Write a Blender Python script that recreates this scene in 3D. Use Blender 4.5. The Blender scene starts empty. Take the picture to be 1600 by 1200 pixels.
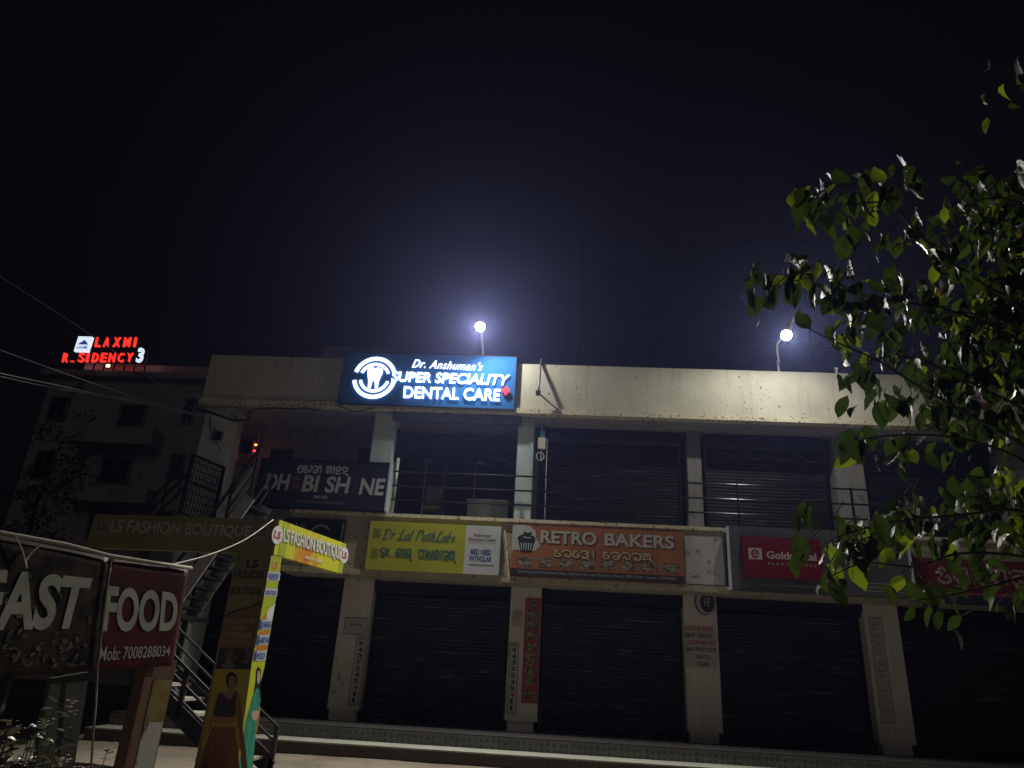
import bpy, bmesh, math, random
from mathutils import Vector, Matrix

# ------------------------------------------------------------------ camera
SC = bpy.context.scene
COL = SC.collection
K = 1.15
FPX = 1113.5
PITCH, YAW, ROLL = math.radians(22.235), math.radians(-4.053), math.radians(3.326)
CAM = Vector((0.0, -15.90, 1.472))
_fw = Vector((math.sin(YAW) * math.cos(PITCH), math.cos(YAW) * math.cos(PITCH), math.sin(PITCH)))
_r0 = Vector((math.cos(YAW), -math.sin(YAW), 0))
_u0 = _r0.cross(_fw)
RT = _r0 * math.cos(ROLL) + _u0 * math.sin(ROLL)
UP = -_r0 * math.sin(ROLL) + _u0 * math.cos(ROLL)
FW = _fw
cd = bpy.data.cameras.new('camera')
cam = bpy.data.objects.new('camera', cd)
COL.objects.link(cam)
cam.matrix_world = Matrix(((RT.x, UP.x, -FW.x, CAM.x), (RT.y, UP.y, -FW.y, CAM.y), (RT.z, UP.z, -FW.z, CAM.z), (0, 0, 0, 1)))
cd.sensor_fit = 'HORIZONTAL'
cd.sensor_width = 36
cd.lens = 36 * FPX / 1600
cd.clip_start = 0.05
cd.clip_end = 2000
SC.camera = cam

# ------------------------------------------------------------------ night sky, faint fill standing in for far city light, exposure
W = bpy.data.worlds.new('World')
SC.world = W
W.use_nodes = True
bg = W.node_tree.nodes['Background']
bg.inputs[0].default_value = (1.0, 0.64, 0.92, 1)
bg.inputs[1].default_value = 0.0016
sd = bpy.data.lights.new('camera_side_fill', 'SUN')  # weak fill added from the camera side to lift front-facing walls
sd.energy = 0.035
sd.angle = math.radians(25)
sd.color = (1.0, 0.93, 0.84)
sun = bpy.data.objects.new('camera_side_fill', sd)
COL.objects.link(sun)
sun.rotation_euler = Vector((-0.12, 1.0, -0.42)).to_track_quat('-Z', 'Y').to_euler()
SC.view_settings.view_transform = 'Standard'
SC.view_settings.look = 'None'
SC.view_settings.gamma = 1
SC.view_settings.exposure = 0
SC.cycles.use_denoising = True
SC.cycles.max_bounces = 6
SC.cycles.volume_bounces = 0
SC.cycles.sample_clamp_indirect = 3.0

# ------------------------------------------------------------------ pixel (1600x1200) -> world helpers
def ray(px, py):
    return (FW * FPX + RT * (px - 800) - UP * (py - 600)).normalized()
def at(px, py, Y):
    d = ray(px, py)
    return CAM + d * ((Y - CAM.y) / d.y)
def atz(px, py, z):
    d = ray(px, py)
    return CAM + d * ((z - CAM.z) / d.z)
def atd(px, py, depth):
    d = ray(px, py)
    return CAM + d * (depth / d.dot(FW))
def onpl(px, py, O, N):
    d = ray(px, py)
    return CAM + d * ((O - CAM).dot(N) / d.dot(N))

# ------------------------------------------------------------------ materials
MATS = {}
def mat(name, col, rough=0.7, metal=0.0, var=0.25, scale=3.0, var_col=None, bump=0.0, bscale=40, detail=6, stretch=None, spec=0.4, lo=0.35, hi=0.7):
    if name in MATS: return MATS[name]
    m = bpy.data.materials.new(name); m.use_nodes = True
    nt = m.node_tree; b = nt.nodes['Principled BSDF']
    b.inputs['Roughness'].default_value = rough
    b.inputs['Metallic'].default_value = metal
    b.inputs['Specular IOR Level'].default_value = spec
    tc = nt.nodes.new('ShaderNodeTexCoord')
    mp = nt.nodes.new('ShaderNodeMapping')
    nt.links.new(tc.outputs['Object'], mp.inputs[0])
    if stretch: mp.inputs['Scale'].default_value = stretch
    n = nt.nodes.new('ShaderNodeTexNoise'); n.inputs['Scale'].default_value = scale; n.inputs['Detail'].default_value = detail
    n.inputs['Roughness'].default_value = 0.65
    nt.links.new(mp.outputs[0], n.inputs['Vector'])
    r = nt.nodes.new('ShaderNodeMapRange')
    r.inputs['From Min'].default_value = lo; r.inputs['From Max'].default_value = hi
    nt.links.new(n.outputs['Fac'], r.inputs['Value'])
    mx = nt.nodes.new('ShaderNodeMix'); mx.data_type = 'RGBA'
    c2 = var_col if var_col else tuple(c * (1 - var) for c in col)
    mx.inputs['A'].default_value = (*col, 1); mx.inputs['B'].default_value = (*c2, 1)
    nt.links.new(r.outputs[0], mx.inputs['Factor'])
    nt.links.new(mx.outputs['Result'], b.inputs['Base Color'])
    if bump:
        n2 = nt.nodes.new('ShaderNodeTexNoise'); n2.inputs['Scale'].default_value = bscale; n2.inputs['Detail'].default_value = 4
        nt.links.new(tc.outputs['Object'], n2.inputs['Vector'])
        bp = nt.nodes.new('ShaderNodeBump'); bp.inputs['Strength'].default_value = bump; bp.inputs['Distance'].default_value = 0.02
        nt.links.new(n2.outputs['Fac'], bp.inputs['Height']); nt.links.new(bp.outputs[0], b.inputs['Normal'])
    MATS[name] = m
    return m
def emis(name, col, s):
    if name in MATS: return MATS[name]
    m = bpy.data.materials.new(name); m.use_nodes = True
    b = m.node_tree.nodes['Principled BSDF']
    b.inputs['Base Color'].default_value = (*[min(.8, c) for c in col], 1)
    b.inputs['Emission Color'].default_value = (*col, 1)
    b.inputs['Emission Strength'].default_value = s
    MATS[name] = m
    return m
def flat(name, col, rough=0.55, var=0.12, scale=5):
    return mat(name, col, rough, var=var, scale=scale)
def spotted(name, col, spot, thresh=0.66, scale=9, rough=0.8, var=0.2, streak=True):
    """painted plaster with its own stains, drip streaks and chipped spots"""
    if name in MATS: return MATS[name]
    m = mat(name, col, rough, var=var, scale=1.3, bump=0.25, bscale=30)
    nt = m.node_tree; b = nt.nodes['Principled BSDF']
    old = b.inputs['Base Color'].links[0].from_socket
    tc = [n for n in nt.nodes if n.type == 'TEX_COORD'][0]
    n = nt.nodes.new('ShaderNodeTexNoise'); n.inputs['Scale'].default_value = scale; n.inputs['Detail'].default_value = 3
    nt.links.new(tc.outputs['Object'], n.inputs['Vector'])
    n3 = nt.nodes.new('ShaderNodeTexNoise'); n3.inputs['Scale'].default_value = 0.9
    nt.links.new(tc.outputs['Object'], n3.inputs['Vector'])
    ad = nt.nodes.new('ShaderNodeMath'); ad.operation = 'MULTIPLY_ADD'; ad.inputs[1].default_value = 0.25
    nt.links.new(n3.outputs['Fac'], ad.inputs[0]); nt.links.new(n.outputs['Fac'], ad.inputs[2])
    r = nt.nodes.new('ShaderNodeMapRange'); r.inputs['From Min'].default_value = thresh + .155; r.inputs['From Max'].default_value = thresh + .185
    nt.links.new(ad.outputs[0], r.inputs['Value'])
    mx = nt.nodes.new('ShaderNodeMix'); mx.data_type = 'RGBA'; mx.inputs['B'].default_value = (*spot, 1)
    nt.links.new(old, mx.inputs['A']); nt.links.new(r.outputs[0], mx.inputs['Factor'])
    out = mx.outputs['Result']
    if streak:
        mp = nt.nodes.new('ShaderNodeMapping'); mp.inputs['Scale'].default_value = (5, 5, .35)
        nt.links.new(tc.outputs['Object'], mp.inputs[0])
        n4 = nt.nodes.new('ShaderNodeTexNoise'); n4.inputs['Scale'].default_value = 2.0; n4.inputs['Detail'].default_value = 8
        nt.links.new(mp.outputs[0], n4.inputs['Vector'])
        r4 = nt.nodes.new('ShaderNodeMapRange'); r4.inputs['From Min'].default_value = .52; r4.inputs['From Max'].default_value = .78
        r4.inputs['To Max'].default_value = .45
        nt.links.new(n4.outputs['Fac'], r4.inputs['Value'])
        m4 = nt.nodes.new('ShaderNodeMix'); m4.data_type = 'RGBA'; m4.inputs['B'].default_value = (*[c * .5 for c in col], 1)
        nt.links.new(out, m4.inputs['A']); nt.links.new(r4.outputs[0], m4.inputs['Factor'])
        out = m4.outputs['Result']
    nt.links.new(out, b.inputs['Base Color'])
    return m

# ------------------------------------------------------------------ mesh builder
class Fr:
    """flat frame: origin O, u to the right, v up, n outward"""
    def __init__(s, O, u, n=None, w=1.0, h=1.0):
        s.O = Vector(O); s.u = Vector(u).normalized(); s.v = Vector((0, 0, 1))
        s.n = Vector(n).normalized() if n else s.u.cross(s.v).normalized()
        s.w = w; s.h = h
    def p(s, a, b, o=0.0):
        return s.O + s.u * a + s.v * b + s.n * o
    def px(s, x, y):
        q = onpl(x, y, s.O, s.n) - s.O
        return (q.dot(s.u), q.z)
def catmull(pts, k=6):
    if len(pts) < 3: return [tuple(p) for p in pts]
    out = []
    P = [pts[0]] + list(pts) + [pts[-1]]
    d = len(pts[0])
    for i in range(1, len(P) - 2):
        for j in range(k):
            t = j / k
            out.append(tuple(0.5 * (2 * P[i][a] + (P[i + 1][a] - P[i - 1][a]) * t + (2 * P[i - 1][a] - 5 * P[i][a] + 4 * P[i + 1][a] - P[i + 2][a]) * t * t
                       + (-P[i - 1][a] + 3 * P[i][a] - 3 * P[i + 1][a] + P[i + 2][a]) * t ** 3) for a in range(d)))
    out.append(tuple(pts[-1]))
    return out
_txt = {}
def text_geo(s, bold, shear, depth, spacing=1.0):
    k = (s, bold, shear, depth, spacing)
    if k in _txt: return _txt[k]
    c = bpy.data.curves.new('t', 'FONT')
    c.body = s; c.offset = bold; c.shear = shear; c.extrude = depth; c.resolution_u = 4; c.space_character = spacing
    o = bpy.data.objects.new('t', c); COL.objects.link(o)
    dg = bpy.context.evaluated_depsgraph_get(); dg.update()
    me = bpy.data.meshes.new_from_object(o.evaluated_get(dg))
    vs = [tuple(v.co) for v in me.vertices]; fs = [tuple(f.vertices) for f in me.polygons]
    bpy.data.objects.remove(o); bpy.data.curves.remove(c); bpy.data.meshes.remove(me)
    x0 = min(v[0] for v in vs); x1 = max(v[0] for v in vs); y0 = min(v[1] for v in vs); y1 = max(v[1] for v in vs)
    vs = [((v[0] - x0) / (x1 - x0), (v[1] - y0) / (y1 - y0), v[2]) for v in vs]
    _txt[k] = (vs, fs)
    return _txt[k]
class MB:
    def __init__(s): s.v = []; s.f = []; s.m = []; s.smooth = False; s.tint = None; s.cuts = []
    def poly(s, pts, m=0):
        i = len(s.v); s.v += [Vector(p) for p in pts]; s.f.append(tuple(range(i, i + len(pts)))); s.m.append(m); return s
    def hexa(s, P, m=0):
        i = len(s.v); s.v += [Vector(p) for p in P]
        for f in ((0, 3, 2, 1), (4, 5, 6, 7), (0, 1, 5, 4), (1, 2, 6, 5), (2, 3, 7, 6), (3, 0, 4, 7)):
            s.f.append(tuple(i + k for k in f)); s.m.append(m)
        return s
    def box(s, x0, x1, y0, y1, z0, z1, m=0):
        return s.hexa([(x0, y0, z0), (x1, y0, z0), (x1, y1, z0), (x0, y1, z0), (x0, y0, z1), (x1, y0, z1), (x1, y1, z1), (x0, y1, z1)], m)
    def fbox(s, fr, a0, a1, b0, b1, o0, o1, m=0):
        return s.hexa([fr.p(a0, b0, o1), fr.p(a1, b0, o1), fr.p(a1, b0, o0), fr.p(a0, b0, o0), fr.p(a0, b1, o1), fr.p(a1, b1, o1), fr.p(a1, b1, o0), fr.p(a0, b1, o0)], m)
    def bar(s, p, q, w, h=None, m=0):
        """rectangular bar from p to q"""
        p = Vector(p); q = Vector(q); h = h or w
        d = (q - p).normalized(); a = d.cross(Vector((0, 0, 1)))
        if a.length < 1e-3: a = Vector((1, 0, 0))
        a.normalize(); b = a.cross(d)
        a = a * w / 2; b = b * h / 2
        return s.hexa([p - a - b, p + a - b, p + a + b, p - a + b, q - a - b, q + a - b, q + a + b, q - a + b], m)
    def tube(s, pts, r, seg=6, m=0, taper=None):
        pts = [Vector(p) for p in pts]; n = len(pts); base = len(s.v); prev = None
        for i, p in enumerate(pts):
            d = (pts[min(i + 1, n - 1)] - pts[max(i - 1, 0)])
            if d.length < 1e-9: d = Vector((0, 0, 1))
            d.normalize()
            if prev is None:
                a = d.cross(Vector((0, 0, 1)))
                if a.length < .05: a = d.cross(Vector((1, 0, 0)))
            else: a = prev - d * prev.dot(d)
            a.normalize(); prev = a; b = d.cross(a)
            rr = r if taper is None else r + (taper - r) * i / max(1, n - 1)
            for k in range(seg):
                t = 2 * math.pi * k / seg
                s.v.append(p + a * (rr * math.cos(t)) + b * (rr * math.sin(t)))
        for i in range(n - 1):
            for k in range(seg):
                k2 = (k + 1) % seg
                s.f.append((base + i * seg + k, base + i * seg + k2, base + (i + 1) * seg + k2, base + (i + 1) * seg + k)); s.m.append(m)
        s.f.append(tuple(base + k for k in reversed(range(seg)))); s.m.append(m)
        s.f.append(tuple(base + (n - 1) * seg + k for k in range(seg))); s.m.append(m)
        return s
    def fpoly(s, fr, pts, o, m=0):
        ar = sum(pts[i][0] * pts[(i + 1) % len(pts)][1] - pts[(i + 1) % len(pts)][0] * pts[i][1] for i in range(len(pts)))
        if ar < 0: pts = pts[::-1]
        return s.poly([fr.p(a, b, o) for a, b in pts], m)
    def frect(s, fr, a0, a1, b0, b1, o, m=0):
        return s.fpoly(fr, [(a0, b0), (a1, b0), (a1, b1), (a0, b1)], o, m)
    def fell(s, fr, cu, cv, ru, rv, o, m=0, n=20):
        return s.fpoly(fr, [(cu + ru * math.cos(2 * math.pi * k / n), cv + rv * math.sin(2 * math.pi * k / n)) for k in range(n)], o, m)
    def farc(s, fr, cu, cv, ru, rv, wd, t0, t1, o0, o1, m=0, n=24):
        """raised arc band"""
        for k in range(n):
            q = []
            for t in (t0 + (t1 - t0) * k / n, t0 + (t1 - t0) * (k + 1) / n):
                q.append((cu + (ru - wd) * math.cos(t), cv + (rv - wd) * math.sin(t))); q.append((cu + ru * math.cos(t), cv + rv * math.sin(t)))
            a, b, c, d = q
            s.hexa([fr.p(*a, o1), fr.p(*c, o1), fr.p(*c, o0), fr.p(*a, o0), fr.p(*b, o1), fr.p(*d, o1), fr.p(*d, o0), fr.p(*b, o0)], m)
        return s
    def prism(s, fr, pts, o0, o1, m=0):
        ar = sum(pts[i][0] * pts[(i + 1) % len(pts)][1] - pts[(i + 1) % len(pts)][0] * pts[i][1] for i in range(len(pts)))
        if ar < 0: pts = pts[::-1]
        i = len(s.v); n = len(pts)
        s.v += [fr.p(a, b, o1) for a, b in pts] + [fr.p(a, b, o0) for a, b in pts]
        s.f.append(tuple(range(i, i + n))); s.m.append(m)
        s.f.append(tuple(reversed(range(i + n, i + 2 * n)))); s.m.append(m)
        for k in range(n):
            k2 = (k + 1) % n
            s.f.append((i + k, i + n + k, i + n + k2, i + k2)); s.m.append(m)
        return s
    def text(s, fr, t, quad, o, m=0, bold=0.02, shear=0.0, depth=0.0, spacing=1.0):
        """t stretched into quad = (u0, v0, u1, v1) or four (u, v) corners BL, BR, TR, TL"""
        if len(quad) == 4 and not hasattr(quad[0], '__len__'):
            u0, v0, u1, v1 = quad; quad = ((u0, v0), (u1, v0), (u1, v1), (u0, v1))
        vs, fs = text_geo(t, bold, shear, 0.5 if depth else 0.0, spacing)
        i = len(s.v); A, B, C, D = quad; s.cuts.append((len(s.v), len(s.f)))
        for x, y, z in vs:
            w0, w1, w2, w3 = (1 - x) * (1 - y), x * (1 - y), x * y, (1 - x) * y
            s.v.append(fr.p(A[0] * w0 + B[0] * w1 + C[0] * w2 + D[0] * w3, A[1] * w0 + B[1] * w1 + C[1] * w2 + D[1] * w3, o + (z + .5) * depth if depth else o))
        for f in fs: s.f.append(tuple(i + k for k in f)); s.m.append(m)
        return s
    def stroke(s, fr, pts, wd, o, m=0, nib=None, k=6):
        """ribbon along a 2-D path, round pen or slanted broad nib"""
        pts = catmull(pts, k)
        L = []; R = []
        for i, p in enumerate(pts):
            q0 = pts[max(0, i - 1)]; q1 = pts[min(len(pts) - 1, i + 1)]
            dx, dy = q1[0] - q0[0], q1[1] - q0[1]; l = math.hypot(dx, dy) or 1
            if nib: ox, oy = nib[0] * wd / 2 - dy / l * wd * .16, nib[1] * wd / 2 + dx / l * wd * .16
            else: ox, oy = -dy / l * wd / 2, dx / l * wd / 2
            L.append((p[0] + ox, p[1] + oy)); R.append((p[0] - ox, p[1] - oy))
        b = len(s.v)
        for i in range(len(pts)):
            oo = o + i * 2e-5
            s.v.append(fr.p(*L[i], oo)); s.v.append(fr.p(*R[i], oo))
        for i in range(len(pts) - 1):
            s.f.append((b + 2 * i, b + 2 * i + 1, b + 2 * i + 3, b + 2 * i + 2)); s.m.append(m)
        return s
    def build(s, name, mats, parent=None, smooth=False):
        if len(s.cuts) > 1 and 'letter' in name:
            cs = [(0, 0)] + s.cuts[1:] + [(len(s.v), len(s.f))]
            for (va, fa), (vb, fb_) in zip(cs, cs[1:]):
                q = MB(); q.v = s.v[va:vb]; q.f = [tuple(i - va for i in f) for f in s.f[fa:fb_]]; q.m = s.m[fa:fb_]
                last = q.build(name, mats, parent, smooth)
            return last
        off = Vector((0, 0, 0))
        if parent is not None:
            off = Vector(parent.get('_o', (0, 0, 0)))
        me = bpy.data.meshes.new(name)
        me.from_pydata([v - off for v in s.v], [], s.f)
        for m_ in (mats if isinstance(mats, (list, tuple)) else [mats]): me.materials.append(m_)
        me.polygons.foreach_set('material_index', s.m)
        if smooth: me.polygons.foreach_set('use_smooth', [True] * len(s.f))
        if s.tint is not None:
            at_ = me.color_attributes.new('tint', 'FLOAT_COLOR', 'POINT')
            at_.data.foreach_set('color', [c for t in s.tint for c in t])
        me.update()
        o = bpy.data.objects.new(name, me); COL.objects.link(o)
        if parent is not None:
            o.parent = parent; o['_o'] = tuple(off)
        return o
def thing(name, label, cat, loc=(0, 0, 0), group=None):
    o = bpy.data.objects.new(name, None); COL.objects.link(o)
    o.location = loc; o['_o'] = tuple(loc); o['label'] = label; o['category'] = cat
    o.empty_display_size = .2
    if group: o['group'] = group
    return o
def tag(o, label, cat, group=None):
    o['label'] = label; o['category'] = cat
    if group: o['group'] = group
    return o
def kind(o, k): o['kind'] = k; return o
def single(mb, name, mats, label, cat, group=None, smooth=False):
    return tag(mb.build(name, mats, None, smooth), label, cat, group)
def board(TL, TR, BR, BL, Y):
    a, b, c, d = at(*TL, Y), at(*TR, Y), at(*BR, Y), at(*BL, Y)
    x0, x1 = (a.x + d.x) / 2, (b.x + c.x) / 2
    z0, z1 = (c.z + d.z) / 2, (a.z + b.z) / 2
    return Fr((x0, Y, z0), (1, 0, 0), (0, -1, 0), x1 - x0, z1 - z0)
def frac(fr, u0, t0, u1, t1):
    """fractions (left, top, right, bottom) of a board -> (u0, v0, u1, v1)"""
    return (u0 * fr.w, (1 - t1) * fr.h, u1 * fr.w, (1 - t0) * fr.h)

# ------------------------------------------------------------------ stroke letters (eastern Indian script and brush script)
OD = {
 'E': (.74, [[(.5, .78), (.34, .98), (.08, .84), (.26, .58), (.08, .42), (.06, .14), (.4, 0), (.72, .16), (.62, .44), (.42, .36)]]),
 'AA': (.34, [[(.1, .95), (.2, 1.0), (.2, 0)]]),
 'II': (.5, [[(.02, .78), (.1, 1.08), (.34, 1.02), (.36, .6), (.36, 0)]]),
 'MA': (1.0, [[(.2, .02), (.28, .12), (.04, .4), (.1, .82), (.42, 1), (.86, .98)], [(.26, .26), (.5, .4), (.66, .22), (.84, .3)], [(.86, 1), (.86, 0)]]),
 'DA': (.95, [[(.16, .55), (.02, .75), (.3, 1), (.78, .92), (.92, .5), (.72, .08), (.34, .04), (.24, .32), (.46, .48), (.62, .3)]]),
 'DOT': (.0, [[(-.5, -.2), (-.44, -.26), (-.4, -.2)]]),
 'PA': (.95, [[(.02, .72), (.1, .96), (.5, 1), (.86, .96)], [(.84, 1), (.84, 0)], [(.26, .68), (.12, .36), (.4, .12), (.84, .24)]]),
 'SA': (.98, [[(.02, .72), (.1, .96), (.5, 1), (.86, .96)], [(.86, 1), (.86, 0)], [(.66, .72), (.3, .62), (.1, .3), (.3, .08), (.6, .3), (.86, .1)]]),
 'LA': (1.0, [[(.1, .05), (.02, .5), (.14, .88), (.55, 1), (.9, .8), (.94, .3), (.74, .18), (.6, .42), (.46, .18), (.3, .22), (.3, .5), (.5, .6)]]),
 'BA': (.95, [[(.02, .6), (.14, .93), (.52, 1), (.88, .78), (.92, .2), (.62, -.02), (.3, .1), (.3, .4), (.62, .46), (.9, .34)]]),
 'RA': (.95, [[(.02, .6), (.14, .93), (.52, 1), (.88, .78), (.92, .2), (.62, -.02), (.3, .1), (.32, .34), (.56, .3)]]),
 'KA': (.98, [[(.02, .6), (.14, .93), (.52, 1), (.88, .78), (.94, .1)], [(.2, .08), (.42, .42), (.54, .1), (.92, .08)]]),
 'TA': (.92, [[(.02, .66), (.14, .95), (.5, 1), (.86, .8), (.5, .56), (.88, .34), (.6, 0), (.2, .1)]]),
 'I': (.98, [[(.02, .6), (.14, .93), (.5, 1), (.86, .8), (.7, .52), (.28, .5), (.14, .2), (.4, 0), (.94, .1)], [(.45, .5), (.5, .3)]]),
 'NA': (.98, [[(.02, .6), (.14, .93), (.5, 1), (.88, .75), (.7, .42), (.34, .46), (.26, .16), (.55, .1), (.96, -.12)]]),
 'THA': (.95, [[(.06, .9), (.04, .4), (.34, .02), (.7, .16), (.82, .5), (.82, 1)], [(.34, .95), (.36, .55), (.8, .5)]]),
 'DHA': (.98, [[(.2, 1), (.0, .6), (.14, .12), (.55, 0), (.9, .3), (.86, .86), (.5, .98), (.36, .62), (.6, .46)]]),
 'H': (.3, [[(-.25, -.02), (.1, -.3)]]),
 'SUB': (.1, [[(-.95, -.12), (-.5, -.05), (-.2, -.3)]]),
 'VIS': (.4, [[(.1, .8), (.22, .92), (.3, .78), (.18, .7), (.1, .8)], [(.1, .3), (.22, .42), (.3, .28), (.18, .2), (.1, .3)]]),
 'PT': (.3, [[(.1, .0), (.16, .06), (.18, 0)]]),
 ' ': (.55, []),
}
BR = {
 'D': (1.05, [[(.3, .95), (.22, .1), (.1, .02), (.5, 0), (.95, .35), (.85, .85), (.4, 1), (.02, .8)]]),
 'A': (1.05, [[(-.1, .05), (.1, .0), (.45, .5), (.68, 1), (.74, .5), (.86, .0), (1.0, .08)], [(.25, .38), (.8, .42)]]),
 'L': (.9, [[(.8, .92), (.55, 1), (.4, .6), (.3, .1), (.0, .02), (.3, .1), (.6, .0), (.9, .1)]]),
 'P': (.9, [[(.32, .95), (.2, .0)], [(.02, .8), (.4, 1), (.85, .85), (.75, .52), (.3, .46)]]),
 'r': (.5, [[(.1, .55), (.2, .6), (.16, .0)], [(.18, .3), (.34, .56), (.5, .52)]]),
 'n': (.62, [[(.06, .52), (.16, .58), (.1, .0)], [(.12, .3), (.34, .58), (.46, .48), (.42, .06), (.6, .06)]]),
 'm': (.9, [[(.06, .52), (.16, .58), (.1, .0)], [(.12, .3), (.3, .58), (.42, .48), (.38, .0)], [(.4, .3), (.6, .58), (.72, .48), (.68, .06), (.86, .06)]]),
 's': (.48, [[(.42, .52), (.26, .6), (.14, .44), (.36, .2), (.24, .0), (.04, .08)]]),
 'h': (.62, [[(.3, 1.0), (.16, .5), (.1, .0)], [(.14, .3), (.36, .58), (.48, .46), (.42, .06), (.6, .06)]]),
 'u': (.62, [[(.06, .54), (.14, .56), (.1, .12), (.24, .0), (.46, .3), (.52, .56)], [(.52, .56), (.46, .08), (.62, .06)]]),
 'a': (.62, [[(.5, .5), (.3, .58), (.06, .3), (.18, .0), (.44, .25), (.52, .56), (.46, .08), (.62, .06)]]),
 'l': (.36, [[(.3, 1.0), (.16, .5), (.12, .06), (.32, .06)]]),
 't': (.42, [[(.26, .85), (.14, .1), (.36, .04)], [(.02, .58), (.4, .58)]]),
 'k': (.6, [[(.3, 1.0), (.16, .5), (.1, .0)], [(.5, .56), (.16, .28), (.5, .02)]]),
 'b': (.6, [[(.28, 1.0), (.14, .5), (.12, .1), (.3, .0), (.52, .3), (.4, .56), (.16, .4)]]),
 '.': (.28, [[(.06, .0), (.1, .05), (.13, .0)]]),
 "'": (.28, [[(.22, 1.02), (.26, .92), (.16, .78)]]),
 ' ': (.4, []),
}
def letters(mb, fr, keys, table, box, wd, o, m=0, shear=0.0, nib=None, gap=.14, depth=0):
    u0, v0, u1, v1 = box; mb.cuts.append((len(mb.v), len(mb.f)))
    tot = sum(table[k][0] + (gap if table[k][0] > .2 else 0) for k in keys)
    sx = (u1 - u0) / tot; sy = v1 - v0; x = u0
    for i, k in enumerate(keys):
        w_, st = table[k]
        for j, p in enumerate(st):
            q = [(x + a * sx + shear * b * sy, v0 + b * sy) for a, b in p]
            mb.stroke(fr, q, wd, o + (i % 7) * 1.2e-4 + j * 4e-5, m, nib)
        x += (w_ + (gap if w_ > .2 else 0)) * sx
    return mb

# ------------------------------------------------------------------ shared materials
M_cream = spotted('cream_wall_paint', (.60, .59, .465), (.16, .13, .09), .63, 13)
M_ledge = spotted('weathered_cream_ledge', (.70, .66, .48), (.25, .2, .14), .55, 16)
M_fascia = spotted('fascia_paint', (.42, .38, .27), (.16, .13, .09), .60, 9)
M_pillar = spotted('pillar_paint', (.60, .57, .53), (.26, .22, .2), .67, 8)
M_upil = spotted('shaded_upper_pillar_paint', (.27, .265, .25), (.12, .11, .1), .62, 8)  # pillar paint darkened, shade below the parapet put into the colour
M_aqua = spotted('pale_aqua_paint', (.60, .74, .73), (.2, .24, .24), .68, 8)
M_white = spotted('white_column_paint', (.74, .78, .74), (.4, .4, .38), .66, 7)
M_grey = spotted('grey_plaster', (.34, .33, .35), (.16, .15, .15), .6, 6)
M_shut = mat('shutter_steel', (.011, .0105, .014), .55, .3, scale=1.7, var_col=(.16, .155, .16), stretch=(.8, 1, 9), lo=.57, hi=.80, spec=.3)
M_black = mat('black_paint', (.012, .012, .014), .22, .2, var=.4)
M_dark = mat('dark_recess', (.02, .02, .024), .8)
M_alu = mat('aluminium', (.45, .46, .48), .35, .8)
M_pipe = mat('dull_steel', (.28, .28, .27), .45, .6)
M_chrome = mat('pale_pipe', (.62, .62, .58), .4, .1)

# ------------------------------------------------------------------ setting: ground, plinth, steps
YF = -0.69                                     # face of parapet and fascia
yp = -1.38
zp = at(700, 1145, yp).z
zt = at(700, 1166.5, yp).z
yn = atz(700, 1172.5, zt).y
M_ground = mat('dusty_ground', (.255, .22, .17), .95, scale=.7, var_col=(.12, .10, .075), bump=.8, bscale=9, detail=10)
g = MB(); N_ = 60
def gz(x, y):
    d = max(0, min(1, (-1.9 - y) / 1.0))
    return d * .035 * (math.sin(x * 1.7 + y) * math.sin(y * 1.3 - x * .4) + .5 * math.sin(x * 4.1 - y * 3.3))
xs = [-400, -150, -60, -30] + [-20 + i * .5 for i in range(81)] + [30, 60, 150, 400]
ys = [-300, -100, -40, -24] + [-20 + i * .5 for i in range(45)] + [3, 10, 30, 80, 200, 500]
base = 0
for y in ys:
    for x in xs: g.v.append(Vector((x, y, gz(x, y))))
for j in range(len(ys) - 1):
    for i in range(len(xs) - 1):
        a = j * len(xs) + i
        g.f.append((a, a + 1, a + 1 + len(xs), a + len(xs))); g.m.append(0)
kind(g.build('ground', M_ground, smooth=True), 'structure')
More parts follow.
